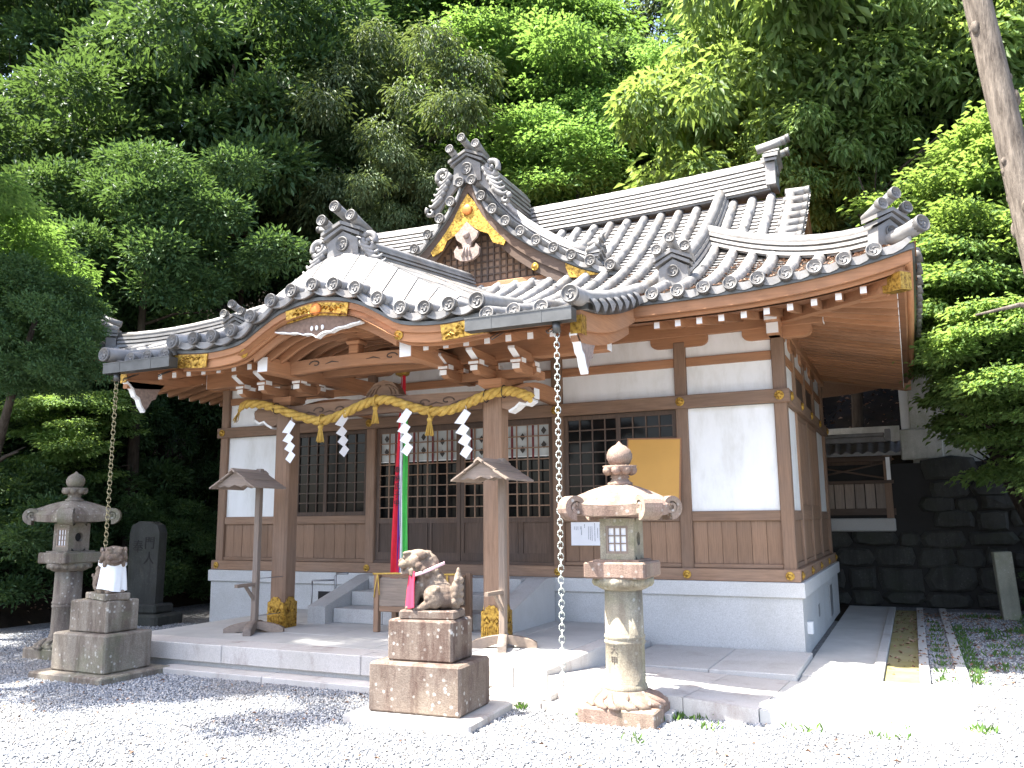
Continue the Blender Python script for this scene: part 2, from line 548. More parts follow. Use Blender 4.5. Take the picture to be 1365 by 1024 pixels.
# wainscot planks
def planks(x0, x1, z0, z1, n, y=YF + .055, mat='oldZ'):
    w = (x1 - x0) / n
    b = MB(); b.box((-w / 2 + .0015, 0, z0), (w / 2 - .0015, .02, z1), ch=.003)
    me = b.mesh('wainscot_plank', W[mat])
    for k in range(n):
        share('plank', me, hall, (x0 + (k + .5) * w, y + random.uniform(-.004, .004), 0))
for i, n in ((0, 6), (1, 8), (3, 8), (4, 6)):
    planks(X(POST[i] + PW / 2), X(POST[i + 1] - PW / 2), 1.076, 1.599, n)

# --- windows: two sliding lattice panels each
def lattice(x0, x1, z0, z1, y, nx, nz, bar=.016, d=.022):
    b = MB()
    for k in range(nx + 1):
        x = x0 + (x1 - x0) * k / nx
        b.box((x - bar / 2, y, z0), (x + bar / 2, y + d, z1))
    for k in range(nz + 1):
        z = z0 + (z1 - z0) * k / nz
        b.box((x0, y + .003, z - bar / 2), (x1, y + d - .003, z + bar / 2))
    return b
def window(x0, x1, z0, z1, y, nx, nz, sash):
    f = MB()
    fw_ = .05
    f.box((x0, y, z0), (x0 + fw_, y + .035, z1)); f.box((x1 - fw_, y, z0), (x1, y + .035, z1))
    f.box((x0 + fw_, y, z0), (x1 - fw_, y + .035, z0 + fw_)); f.box((x0 + fw_, y, z1 - fw_), (x1 - fw_, y + .035, z1))
    w = f.build('lattice_window', W['drkZ'], hall)
    lattice(x0 + fw_, x1 - fw_, z0 + fw_, z1 - fw_, y + .004, nx, nz).build('lattice', W[sash], w)
    g = MB(); g.box((x0 + fw_ * .6, y + .028, z0 + fw_ * .6), (x1 - fw_ * .6, y + .033, z1 - fw_ * .6)); g.build('pane', M_GLASS, w)
for i in (1, 3):
    a, c = X(POST[i] + PW / 2), X(POST[i + 1] - PW / 2)
    mid = (a + c) / 2
    window(a, mid + .03, 1.727, 3.043, YF + .075, 4, 8, 'drkZ')
    window(mid - .03, c, 1.727, 3.043, YF + .040, 4, 8, 'drkZ')

# --- doors of the middle bay: four lattice leaves with panelled lower part
DA, DC = X(-1.55 + PW / 2), X(1.55 - PW / 2)
b = MB(); b.box((DA, YF + .02, 1.022), (DC, YF + .12, 1.06)); b.build('threshold', W['drkX'], hall)
leafw = (DC - DA) / 2
for k in range(2):
    x0, x1 = DA + k * leafw, DA + (k + 1) * leafw
    f = MB(); y = YF + .055; st = .062
    f.box((x0 + .004, y, 1.061), (x0 + st, y + .045, 3.043)); f.box((x1 - st, y, 1.061), (x1 - .004, y + .045, 3.043))
    for z0, z1 in ((1.061, 1.175), (1.60, 1.672), (2.965, 3.043)):
        f.box((x0 + st, y + .002, z0), (x1 - st, y + .043, z1))
    f.box((x0 + st + .42, y + .002, 1.175), (x0 + st + .45, y + .043, 1.60)); f.box((x1 - st - .45, y + .002, 1.175), (x1 - st - .42, y + .043, 1.60))
    f.box((x0 + st + .50, y + .006, 1.175), (x0 + st + .52, y + .043, 1.60)); f.box((x1 - st - .52, y + .006, 1.175), (x1 - st - .50, y + .043, 1.60))
    d = f.build('lattice_door', W['drkZ'], hall)
    lattice(x0 + st, x1 - st, 1.672, 2.965, y + .006, 8, 8, .016, .022).build('lattice', W['oldZ'], d)
    pn = MB(); pn.box((x0 + st, y + .02, 1.175), (x1 - st, y + .03, 1.60)); pn.build('lower_panel', W['drkZ'], d)
    g = MB(); g.box((x0 + st, y + .085, 1.60), (x1 - st, y + .09, 2.99)); g.build('pane', M_GLASS, d)
# near-black sheet standing in for the unlit room behind everything
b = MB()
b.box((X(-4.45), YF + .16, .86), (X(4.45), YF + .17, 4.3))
b.build('unlit_room_sheet', M_DARK, hall)

# --- side walls (the right one shows)
for s in (-1, 1):
    ys = [YF + PW] + [y for y in SIDEY] + [YB - .1]
    for i in range(4):
        y0 = ys[i] + (.06 if i else 0); y1 = ys[i + 1] - .06
        xo = X(s * 4.53)
        def sp(name, mat, z0, z1, dx0, dx1, a=y0, c=y1):
            b = MB(); b.box((X(s * (4.54 + dx0)), a, z0), (X(s * (4.54 + dx1)), c, z1)); return b.build(name, mat, hall)
        sp('upper_rail', W['redY'], 3.603, 3.717, -.02, .045)
        sp('plaster_panel', M_PLAS, 3.719, 4.22, -.02, .02)
        sp('waist_rail', W['oldY'], 1.60, 1.725, -.02, .05)
        sp('bottom_rail', W['oldY'], 1.022, 1.075, -.02, .045)
        n = 6; w = (y1 - y0) / n
        b = MB(); b.box((0, -w / 2 + .0015, 1.076), (.02 * s, w / 2 - .0015, 1.599), ch=.003)
        me = b.mesh('side_plank', W['oldZ'])
        for k in range(n): share('plank', me, hall, (X(s * 4.545), y0 + (k + .5) * w, 0))
        if i in (0, 3):
            sp('plaster_panel', M_PLAS, 1.726, 3.044, -.02, .03); sp('plaster_panel', M_PLAS, 3.215, 3.602, -.02, .02)
        else:
            f = MB()
            for a, c in ((y0, y0 + .05), (y1 - .05, y1)): f.box((X(s * 4.55), a, 1.726), (X(s * 4.59), c, 3.044))
            for z0, z1 in ((1.726, 1.80), (2.98, 3.044)): f.box((X(s * 4.55), y0 + .05, z0), (X(s * 4.59), y1 - .05, z1))
            nb = 9
            for k in range(nb): 
                yy = y0 + .05 + (y1 - y0 - .1) * (k + .5) / nb
                f.box((X(s * 4.56), yy - .012, 1.80), (X(s * 4.583), yy + .012, 2.98))
            sh = f.build('shutter', W['oldZ'], hall)
            g = MB(); g.box((X(s * 4.535), y0, 1.726), (X(s * 4.553), y1, 3.044)); g.build('shutter_panel', W['drkZ'], sh)
            sp('upper_panel', W['drkZ'], 3.215, 3.602, -.02, .02)
b = MB(); b.box((X(-4.5), YB - .03, .868), (X(4.5), YB, 4.25)); b.build('back_wall', M_PLAS, hall)

# --- gilded fittings: round bosses on the sill, flower plates on the lintel
def boss_mesh(r, flower):
    b = MB()
    b.lathe([(r, 0), (r, .012), (r * .86, .018), (r * .80, .012), (r * .55, .014), (r * .5, .028), (r * .2, .034), (.001, .034)], 20)
    if flower:
        for k in range(6):
            a = 2 * pi * k / 6
            b.ball((r * .62 * cos(a), r * .62 * sin(a), .018), (r * .24, r * .24, .012), 8)
    return b.mesh('flower_fitting' if flower else 'round_fitting', M_GOLD)
ME_BOSS, ME_FLOW = boss_mesh(.052, 0), boss_mesh(.058, 1)
for o in POST:
    share('gold_boss', ME_BOSS, hall, (X(o), YF - .046, .945), (pi / 2, 0, 0))
    share('gold_flower', ME_FLOW, hall, (X(o), YF - .046, 3.13), (pi / 2, 0, 0))
for yy in [YF + .12] + SIDEY + [YB - .12]:
    share('gold_boss', ME_BOSS, hall, (X(4.661), yy, .945), (0, pi / 2, 0))
    share('gold_flower', ME_FLOW, hall, (X(4.661), yy, 3.13), (0, pi / 2, 0))

# --- boat-shaped brackets, wall plate
def boat(xc, half, y0, y1, z0, z1, axis='Y', mat='redX', name='bracket_arm', parent=None):
    """curved-under bracket arm"""
    b = MB(); h = z1 - z0
    pts = [(xc - half, z1), (xc - half, z0 + h * .55)]
    for k in range(1, 6):
        a = k / 5 * pi / 2
        pts.append((xc - half + h * .9 * (1 - cos(a)) * .9, z0 + h * .55 * (1 - sin(a))))
    pts += [(2 * xc - p[0], p[1]) for p in pts[::-1]]
    b.prism(pts, y0, y1, axis)
    return b.build(name, W[mat], parent or hall)
for o in POST[1:5]:
    boat(X(o), .38, YF + .01, YF + .14, 3.86, 4.0)
boat(X(4.54), .42, YF + .01, YF + .14, 3.86, 4.0); boat(X(-4.54), .42, YF + .01, YF + .14, 3.86, 4.0)
for yy in [YF + .08] + SIDEY:
    boat(yy, .36, X(4.47), X(4.60), 3.86, 4.0, 'X', 'redY')
beamx('wall_plate', X(-5.1), X(5.1), YF - .005, YF + .155, 4.0, 4.20, 'redX')
beamy('wall_plate', X(4.46), X(4.62), YF - .42, YB + .4, 4.003, 4.197, 'redY')
beamy('wall_plate', X(-4.62), X(-4.46), YF - .42, YB + .4, 4.003, 4.197, 'redY')
# pale end grain of the plates at the corners
for s in (-1, 1):
    b = MB(); b.box((X(s * 5.101), YF, 4.004), (X(s * 5.108), YF + .15, 4.196)); b.build('beam_end', M_WHITE, hall)
    b = MB(); b.box((X(s * 4.465), YF - .428, 4.008), (X(s * 4.615), YF - .421, 4.192)); b.build('beam_end', M_WHITE, hall)
    b = MB(); b.box((X(s * 4.465), YF - .30, 3.86), (X(s * 4.615), YF - .01, 4.0)); b.build('bracket_arm', W['redY'], hall)
    b = MB(); b.box((X(s * 4.47), YF - .308, 3.865), (X(s * 4.61), YF - .301, 3.995)); b.build('beam_end', M_WHITE, hall)
# ------------------------------------------------------------ roof surfaces
YE = 9.15                         # front eave
HW = 6.16                         # half width at the eaves
HD = 4.08                         # half depth at the eaves
YM = YE + HD                      # ridge line
def prof(d): return 4.20 + .358 * d + (.0628 if d > 0 else .043) * d * d
def rise(o, d, half):
    t = max(0.0, (abs(o) - (half - 3.16)) / 3.16)
    return .27 * t ** 3.5 * max(0.0, 1 - d / 2.6) if d >= -.3 else 0.0
def S_front(o, d): return Vector((X(o), YE + d, prof(d) + rise(o, d, HW)))
def S_right(o, d): return Vector((X(HW - d), YM + o, prof(d) + rise(o, d, HD)))
def S_left(o, d): return Vector((X(-HW + d), YM - o, prof(d) + rise(o, d, HD)))
def S_back(o, d): return Vector((X(-o), YM + HD - d, prof(d) + rise(o, d, HW)))

def lerp_tab(tab, x):
    for (x0, y0), (x1, y1) in zip(tab, tab[1:]):
        if x <= x1: 
            t = max(0, (x - x0) / (x1 - x0)); return y0 + (y1 - y0) * t
    return tab[-1][1]
def smooth_tab(tab):
    """Catmull-Rom through the table"""
    def f(x):
        n = len(tab)
        i = 0
        while i < n - 2 and x > tab[i + 1][0]: i += 1
        p0 = tab[i - 1] if i > 0 else (-tab[1][0], tab[1][1]); p1, p2 = tab[i], tab[i + 1]
        p3 = tab[i + 2] if i + 2 < n else (2 * p2[0] - p1[0], 2 * p2[1] - p1[1])
        h = p2[0] - p1[0]; t = min(1, max(0, (x - p1[0]) / h))
        m1 = (p2[1] - p0[1]) / (p2[0] - p0[0]) * h; m2 = (p3[1] - p1[1]) / (p3[0] - p1[0]) * h
        return (2 * t**3 - 3 * t * t + 1) * p1[1] + (t**3 - 2 * t * t + t) * m1 + (-2 * t**3 + 3 * t * t) * p2[1] + (t**3 - t * t) * m2
    return f
KARA = smooth_tab([(0, 4.21), (.3, 4.175), (.58, 4.10), (.86, 3.955), (1.1, 3.825), (1.4, 3.775), (1.65, 3.765), (1.9, 3.78), (2.15, 3.80)])
KCAP = smooth_tab([(0, 4.80), (.3, 4.74), (.6, 4.61), (.9, 4.45), (1.2, 4.28), (1.5, 4.12), (1.8, 3.98), (2.15, 3.86)])
CHI = smooth_tab([(0, 7.02), (.17, 6.72), (.33, 6.48), (.51, 6.27), (.73, 6.05), (.96, 5.87), (1.19, 5.71), (1.44, 5.57), (1.69, 5.43), (1.94, 5.31), (2.36, 5.16)])

# ------------------------------------------------------------ tiles
def pans(b, S, o0, o1, d0, d1, step=.125, sag=.036, lip=.026, front=True):
    NS = 4
    n = max(1, round((d1 - d0) / step))
    def ring(d, dz):
        r = []
        for k in range(NS + 1):
            t = k / NS
            p = S(o0 + (o1 - o0) * t, d).copy()
            p.z += dz - sag * (1 - (2 * t - 1) ** 2)
            r.append(p)
        return r
    rings = []
    if front:
        r = ring(d0, 0)
        for k, p in enumerate(r): p.z -= .035 + .03 * (1 - (2 * k / NS - 1) ** 2)
        rings.append(r)
    for i in range(n):
        a, c = d0 + (d1 - d0) * i / n, d0 + (d1 - d0) * (i + 1) / n
        rings.append(ring(a, lip)); rings.append(ring(min(d1, c + .022), 0))
    vs_ = [p for r in rings for p in r]
    fs = []
    for i in range(len(rings) - 1):
        for k in range(NS):
            fs.append((i * (NS + 1) + k, i * (NS + 1) + k + 1, (i + 1) * (NS + 1) + k + 1, (i + 1) * (NS + 1) + k))
    b.add(vs_, fs, False)

def row(S, o, d0, d1, r=.073, parent=None, name='round_tile_row', lift=.012, tile=.27):
    n = max(1, round((d1 - d0) / tile))
    pts, rs = [], []
    jx = jz = 0.0
    for i in range(n):
        jx, jz = random.uniform(-.005, .005), random.uniform(-.004, .004)
        a, c = d0 + (d1 - d0) * i / n, d0 + (d1 - d0) * (i + 1) / n
        for q, rr in ((a, r), (a + (c - a) * .5, r * .985), (c - .002, r * .955)):
            p = S(o + jx, q).copy(); p.z += lift + jz; pts.append(p); rs.append(rr)
    b = MB(); b.tube(pts, rs, 10, a0=-.35, a1=pi + .35, caps=True)
    return b.build(name, M_TILE, parent)

def disc_mesh(r=.082):
    b = MB()
    b.lathe([(r * .92, .06), (r, .0), (r, -.012), (r * .96, -.018), (r * .84, -.018), (r * .79, -.004), (.001, -.004)], 22)
    for k in range(3):          # three-comma crest in low relief
        a = 2 * pi * k / 3
        pts, rs = [], []
        for i in range(6):
            t = i / 5; aa = a + t * 1.9; rr = r * (.25 + .38 * t)
            pts.append((rr * cos(aa), rr * sin(aa), -.006)); rs.append(r * (.09 * (1 - t) + .02))
        b.tube(pts, rs, 6)
    return b.mesh('eave_disc', M_DISC)
ME_DISC = disc_mesh(); ME_DISCB = disc_mesh(.092)
def disc(parent, p, tilt=-.2, rz=0.0, me=None, name='eave_disc'):
    """disc facing -Y (rz turns it), leaning a little"""
    return share(name, me or ME_DISC, parent, p, (-pi / 2 + tilt, 0, rz))

SP = .2955
OFFS = [(k + .5) * SP for k in range(21)]

# --- deck boards of the main roof carry everything on it
b = MB()
def deck(S, half, o0, o1, top=True):
    def fn(u, v):
        d = v * HD; o = (o0 + (o1 - o0) * u); lim = half - d
        if abs(o) > 1e-9: o = o * min(1.0, lim / half if not top else 1.0)
        p = S(o, d).copy(); p.z -= .055; return p
    return fn
b.grid(deck(S_front, HW, -HW, HW, False), 40, 14, flip=False)
b.grid(deck(S_back, HW, -HW, HW, False), 24, 10)
def side(S):
    def fn(u, v):
        d = v * 2.45; o = (-1 + 2 * u) * (HD - d); p = S(o, d).copy(); p.z -= .055; return p
    return fn
b.grid(side(S_right), 20, 8); b.grid(side(S_left), 20, 8)
# upper roof running out to the gable verges
for s in (-1, 1):
    for Sx in (S_front, S_back):
        def fn(u, v, Sx=Sx, s=s):
            o = s * (3.3 + 1.5 * u); d0 = max(0.6, HW - 3.3 - 1.5 * u - .1); d = d0 + (HD - d0) * v
            p = Sx(o, d).copy(); p.z -= .055; return p
        b.grid(fn, 4, 8)
roof = b.build('main_roof', W['redX'], hall)

pan = MB()
for s in (-1, 1):
    for k, o in enumerate(OFFS):
        if o > 5.9: continue
        ext = o < 3.1
        d0 = -1.87 if (ext and o > 2.0) else 0.0
        if o <= 2.0:
            d0 = -1.6
            while prof(d0) < KARA(o) + .10: d0 += .05
        hip = HW - o
        d1 = 4.02 if o < 4.78 else hip
        gable = o < 2.25
        dd1 = d1
        if o > .1 or True:
            row(S_front, s * o, d0 - (.02 if d0 <= 0 else 0), dd1, parent=roof)
        if not (ext and o <= 2.0):
            p = S_front(s * o, d0 - .03); p.z += .005
            disc(roof, p)
        # pans on the outer side of this row
        o2 = o + SP
        if o2 < 6.0:
            om = (o + o2) / 2
            e2 = d0 if o2 < 3.1 or not ext else d0
            top = 4.02 if om < 4.78 else HW - om
            pans(pan, S_front, s * (o if s > 0 else o2), s * (o2 if s > 0 else o), (-1.87 if (2.0 < o < 2.9) else (0 if o > 3.0 else d0)), top)
        if k == 0 and s > 0:
            pans(pan, S_front, -o, o, d0, 4.02)
    # last narrow strip to the hip
    pans(pan, S_front, *( (5.76, 6.12) if s > 0 else (-6.12, -5.76)), 0.0, .12)
# right slope: rows and discs along the side eave
ys = [(k + .5) * SP for k in range(13)]
for s in (-1, 1):
    for o in ys:
        d1 = min(2.4, HD - o)
        if d1 < .15: continue
        row(S_right, s * o, -.02, d1, parent=roof)
        p = S_right(s * o, -.03); p.z += .005
        disc(roof, p, rz=pi / 2)
        pans(pan, S_right, s * o - SP if s > 0 else s * o, s * o if s > 0 else s * o + SP, 0, max(.2, min(2.4, HD - o)))
for s in (-1, 1):
    for o in ys:
        d1 = min(2.4, HD - o)
        if d1 < .15: continue
        pans(pan, S_left, s * o - SP if s > 0 else s * o, s * o if s > 0 else s * o + SP, 0, max(.2, min(2.4, HD - o)), .25)
tag(pan.build('pan_tiles', M_TILE, roof), kind='stuff')

# verge tubes of the upper gable: short rolls pointing sideways
for s in (-1, 1):
    for k in range(10):
        d = 1.45 + k * .28
        z = prof(d) + .03
        b = MB()
        b.tube([(X(s * 4.50), YE + d, z + .02), (X(s * 4.66), YE + d, z + .01), (X(s * 4.83), YE + d, z)], [.066, .070, .072], 12)
        b.build('verge_tile', M_TILE, roof)
        if s > 0: disc(roof, (X(4.845), YE + d, z), 0, pi / 2)
# gable ends of the upper roof
for s in (-1, 1):
    b = MB()
    ps = [(YE + 2.0, prof(2.0) - .1)] + [(YE + d, prof(d) - .08) for d in (2.4, 3.0, 3.5, 4.0)] 
    ps += [(2 * YM - y, z) for y, z in ps[::-1]]
    b.prism(ps, X(s * 3.95), X(s * 4.0), 'X')
    g = b.build('gable_wall', W['oldZ'], hall)
    for sg in (-1, 1):
        b = MB()
        top = [(YM + sg * (HD - d), prof(d) - .06) for d in (1.5, 2.0, 2.6, 3.2, 3.7, 4.08)]
        b.strip(top, [(y, z - .24) for y, z in top], X(s * 4.70), X(s * 4.77), 'X'); b.build('barge_board', W['redY'], g)

# ------------------------------------------------------------ ridges
def courses(path, parent, n, w0, w1, h, name='ridge_course', cap=.085):
    """stacked flat tiles along a path of points (their foot), then the round cap"""
    pts = [Vector(p) for p in path]
    N = len(pts)
    sd = []
    for i in range(N):
        t = pts[min(i + 1, N - 1)] - pts[max(i - 1, 0)]; t.z = 0; t.normalize()
        sd.append(Vector((t.y, -t.x, 0)))
    for k in range(n):
        w = w0 + (w1 - w0) * k / max(1, n - 1)
        z0, z1 = h * k / n, h * (k + 1) / n
        b = MB()
        # profile: a lip that overhangs and a recess under it
        pr = [(-w / 2 + .035, z0), (w / 2 - .035, z0), (w / 2 - .035, z0 + (z1 - z0) * .38), (w / 2, z0 + (z1 - z0) * .42), (w / 2 - .012, z1), (-w / 2 + .012, z1), (-w / 2, z0 + (z1 - z0) * .42), (-w / 2 + .035, z0 + (z1 - z0) * .38)]
        vs_ = []
        for i, p in enumerate(pts):
            for x, z in pr: vs_.append(p + sd[i] * x + Vector((0, 0, z)))
        m_ = len(pr); fs = []
        for i in range(N - 1):
            for q in range(m_):
                q2 = (q + 1) % m_
                fs.append((i * m_ + q, i * m_ + q2, (i + 1) * m_ + q2, (i + 1) * m_ + q))
        fs.append(tuple(range(m_))[::-1]); fs.append(tuple((N - 1) * m_ + q for q in range(m_)))
        b.add(vs_, fs)
        b.build(name, M_TILE, parent)
    # cap tiles with joints
    b = MB(); L = [0]
    for i in range(N - 1): L.append(L[-1] + (pts[i + 1] - pts[i]).length)
    nt = max(1, round(L[-1] / .3)); P, R = [], []
    def at_(s):
        for i in range(N - 1):
            if s <= L[i + 1] + 1e-9: return pts[i].lerp(pts[i + 1], (s - L[i]) / (L[i + 1] - L[i]))
        return pts[-1]
    for i in range(nt):
        for t, r in ((0, cap), (.97, cap * .95)):
            P.append(at_(L[-1] * (i + t) / nt) + Vector((0, 0, h + cap * .25))); R.append(r)
    b.tube(P, R, 12, a0=-.4, a1=pi + .4)
    b.build('ridge_cap', M_TILE, parent)

def scroll_mesh(k=1.0):
    """carved wave ornament that flanks a ridge-end tile; grows towards +x, sinks with it"""
    b = MB()
    pts, rs = [], []
    for i in range(26):
        t = i / 25; a = -1.2 + t * 8.2; rr = .135 * (1 - t) + .018
        pts.append((.17 + rr * cos(a), -.02 - .035 * t, .17 + rr * sin(a))); rs.append(.056 * (1 - .45 * t))
    b.tube(pts, rs, 8)
    b.ball((.17, -.05, .17), .03, 8)
    for j in range(5):
        x0, z0 = .20 + j * .075, .05 - j * .075
        pts, rs = [], []
        for i in range(10):
            t = i / 9
            pts.append((x0 - .17 * (1 - t) + .10 * t + .05 * sin(t * pi), -.01 - .03 * sin(t * 3), z0 + .085 * (1 - t) ** 1.2 + .06 * t * t - .06 * sin(t * pi))); rs.append(.052 * (1 - t) + .016)
        b.tube(pts, rs, 7)
    pts, rs = [], []
    for i in range(14):
        t = i / 13; a = 1.2 - t * 6.0; rr = .085 * (1 - t) + .012
        pts.append((.60 + rr * cos(a), -.03, -.32 + rr * sin(a))); rs.append(.042 * (1 - .4 * t))
    b.tube(pts, rs, 7)
    b.prism([(.0, .12), (.14, .16), (.26, .08), (.40, -.10), (.58, -.24), (.64, -.38), (.50, -.40), (.30, -.26), (.0, -.12)], .0, .06, 'Y')
    return b.mesh('carved_scroll', M_TILE)
ME_SCR = scroll_mesh()
bb = MB()
for v in ME_SCR.vertices: bb.v.append((-v.co.x, v.co.y, v.co.z))
for p in ME_SCR.polygons: bb.f.append(tuple(p.vertices)[::-1]); bb.sm.append(p.use_smooth); bb.mi.append(0)
ME_SCRL = bb.mesh('carved_scroll', M_TILE)

def onigawara(parent, p, rz, w=.46, h=.36, scr=None, tubes=True, tl=.42, crest=.085, name='ridge_end_tile', droop=0.0):
    """ridge-end tile facing -Y before turning by rz; origin at its foot"""
    R = Matrix.Translation(Vector(p)) @ Matrix.Rotation(rz, 4, 'Z')
    b = MB(); hw = w / 2
    b.prism([(-hw, -.06), (hw, -.06), (hw * .92, h * .62), (0, h), (-hw * .92, h * .62)], -.05, .10, 'Y', R)
    for k, (ex, zz, y0) in enumerate(((1.12, .02, -.085), (1.24, .075, -.11))):
        t0, t1 = h + zz, h * .60 + zz
        b.prism([(-hw * ex, t1), (0, t0), (hw * ex, t1), (hw * ex, t1 + .042), (0, t0 + .042), (-hw * ex, t1 + .042)][::-1], y0, .12, 'Y', R)
    o = b.build(name, M_TILE, parent)
    base = wloc(parent)
    def put(me, nm, loc, rot=(0, 0, 0), sc=(1, 1, 1)):
        q = bpy.data.objects.new(nm, me); COL.objects.link(q); q.parent = o
        q.location = R @ Vector(loc) - base
        q.rotation_euler = (rot[0], rot[1], rot[2] + rz); q.scale = sc
        return q
    put(ME_DISC, 'crest_disc', (0, -.06, h * .45), (-pi / 2, 0, 0), (crest / .082,) * 3)
    if tubes:
        tz = h + .17
        for x, z, l in ((0, tz + .03, tl), (-hw * .92, tz - .10, tl * .85), (hw * .92, tz - .10, tl * .85)):
            b = MB(); b.tube([(x, -l * .5, z + .05), (x, 0, z), (x, l * .5, z - .04)], [.062, .058, .056], 14, )
            me = b.mesh('finial_tube', M_TILE)
            put(me, 'finial_tube', (0, 0, 0))
            put(ME_DISC, 'finial_disc', (x, -l * .5 - .005, z + .05), (-pi / 2 - .1, 0, 0), (.85,) * 3)
    if scr:
        put(ME_SCR, 'carved_scroll', (hw * .9, -.01, .02), (0, droop, 0), (scr,) * 3)
        put(ME_SCRL, 'carved_scroll', (-hw * .9, -.01, .02), (0, -droop, 0), (scr,) * 3)
    return o

def ridge(name, path, n, w0, w1, h, cap=.085):
    o = empty(name); o.parent = hall
    o.location = (0, 0, 0)
    courses(path, o, n, w0, w1, h, cap=cap)
    return o
zr = prof(HD) - .06
mr = ridge('main_ridge', [(X(o), YM, zr + .10 * (abs(o) / 4.3) ** 2.5) for o in np.linspace(-4.28, 4.28, 17)], 6, .40, .28, .46, .095)
onigawara(hall, (X(4.33), YM, zr + .22), pi / 2, .48, .50, None, tl=.5)
onigawara(hall, (X(-4.33), YM, zr + .22), -pi / 2, .48, .50, None, tl=.5)
for s in (-1, 1):
    dr = ridge('descending_ridge', [S_front(s * 3.50, d) + Vector((0, 0, -.02)) for d in np.linspace(.72, 3.95, 12)], 3, .30, .22, .22, .085)
    onigawara(hall, S_front(s * 3.50, .64) + Vector((0, 0, .04)), 0, .38, .28, None, tl=.30, crest=.075)
    cr = ridge('corner_ridge', [S_front(s * (HW - d), d) + Vector((0, 0, -.01)) for d in np.linspace(.34, 2.62, 12)], 3, .28, .22, .20, .08)
    onigawara(hall, S_front(s * (HW - .26), .26) + Vector((0, 0, .02)), s * pi / 4, .36, .26, None, tl=.30, crest=.07)
    # big roll under the corner tile, running out over the corner
    b = MB(); b.tube([S_front(s * (HW - d), d) + Vector((0, 0, .05 + .16 * max(0, .2 - d))) for d in (-.06, .05, .25, .5)], [.088, .085, .082, .08], 14)
    b.build('corner_tile', M_TILE, cr)
    disc(cr, S_front(s * (HW + .068), -.068) + Vector((0, 0, .093)), -.15, s * pi / 4, ME_DISCB)
for s in (-1, 1):
    br = ridge('back_corner_ridge', [S_back(s * (HW - d), d) for d in np.linspace(.3, 2.6, 8)], 3, .28, .22, .20, .08)

# ------------------------------------------------------------ eaves: boards, rafters with white ends, soffit
def zcurve(o, d=0.0, half=HW): return prof(0) - 4.2 + rise(o, d, half)
os_ = list(np.linspace(3.10, 6.12, 18))
for s in (-1, 1):
    def eb(name, mat, inset, y0, y1, z0, z1):
        oo = [o for o in np.linspace(3.10, HW - inset, 18)]
        top = [(X(s * o), z1 + zcurve(o)) for o in oo]; bot = [(X(s * o), z0 + zcurve(o)) for o in oo]
        b = MB(); b.strip(top, bot, y0, y1, 'Y'); return b.build(name, mat, hall)
    eb('tile_batten', M_GUT, .03, YE + .015, YE + .10, 4.085, 4.15)
    eb('eave_board', W['redX'], .06, YE + .045, YE + .12, 3.965, 4.083)
    eb('eave_board', W['redX'], .14, YE + .12, YE + .20, 3.925, 4.02)
    def ebs(name, mat, inset, x0, x1, z0, z1):
        oo = list(np.linspace(-(HD - inset), HD - inset, 26))
        top = [(YM + o, z1 + rise(o, 0, HD)) for o in oo]; bot = [(YM + o, z0 + rise(o, 0, HD)) for o in oo]
        b = MB(); b.strip(top, bot, X(s * (HW - x0)), X(s * (HW - x1)), 'X'); return b.build(name, mat, hall)
    ebs('tile_batten', M_GUT, .03, .015, .10, 4.085, 4.15)
    ebs('eave_board', W['redY'], .06, .045, .12, 3.965, 4.083)
    ebs('eave_board', W['redY'], .14, .12, .20, 3.925, 4.02)
def endme(w, h):
    b = MB(); b.box((-w / 2, -.004, -h / 2), (w / 2, .004, h / 2)); return b.mesh('white_end', M_WHITE)
ME_REND = endme(.064, .072)
def rafter(p0, p1, w=.066, h=.095, mat='redY', white=True):
    """p0 outer end, p1 inner end (centres)"""
    p0, p1 = Vector(p0), Vector(p1); t = (p1 - p0).normalized()
    sd = t.cross(Vector((0, 0, 1))).normalized(); u_ = sd.cross(t)
    b = MB(); vs_ = []
    for p in (p0, p1):
        for a, c in ((-1, -1), (1, -1), (1, 1), (-1, 1)): vs_.append(p + sd * a * w / 2 + u_ * c * h / 2)
    b.add(vs_, [(0, 1, 2, 3)[::-1], (4, 5, 6, 7)[::-1][::-1], (0, 1, 5, 4), (1, 2, 6, 5), (2, 3, 7, 6), (3, 0, 4, 7)])
    o = b.build('rafter', W[mat], hall)
    if white:
        ang = atan2(t.x, t.y)
        q = bpy.data.objects.new('rafter_end', ME_REND); COL.objects.link(q); q.parent = o
        q.location = p0 - t * .004 - wloc(hall); q.rotation_euler = (0, 0, -ang)
    return o
SL = .215
RZ = 3.875
RO = [(k + .5) * .25 for k in range(24)]
for s in (-1, 1):
    for o in RO:
        if o < 3.2 or o > 5.8: continue
        din = min(1.75, HW - o)
        z = RZ + zcurve(o)
        rafter((X(s * o), YE + .215, z), (X(s * o), YE + din, z + SL * (din - .215) - zcurve(o) * .5 * (din > .8)), mat='redY')
    for k in range(-15, 16):
        o = k * .25
        din = min(1.75, HD - abs(o))
        if din < .3: continue
        z = RZ + rise(o, 0, HD)
        rafter((X(s * (HW - .215)), YM + o, z), (X(s * (HW - din)), YM + o, z + SL * (din - .215) - rise(o, 0, HD) * .5), mat='redX')
def soff(u, v, S, half):
    d = .14 + 1.7 * v; o = (-1 + 2 * u) * (half - d)
    p = S(o, d).copy(); p.z = RZ + .045 + SL * (d - .215) + rise(o, 0, half) * (1 - v * .6); return p
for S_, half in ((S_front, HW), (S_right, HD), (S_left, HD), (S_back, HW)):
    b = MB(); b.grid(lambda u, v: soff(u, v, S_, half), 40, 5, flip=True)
    b.build('soffit_board', W['softY'] if half == HW else W['softX'], hall)
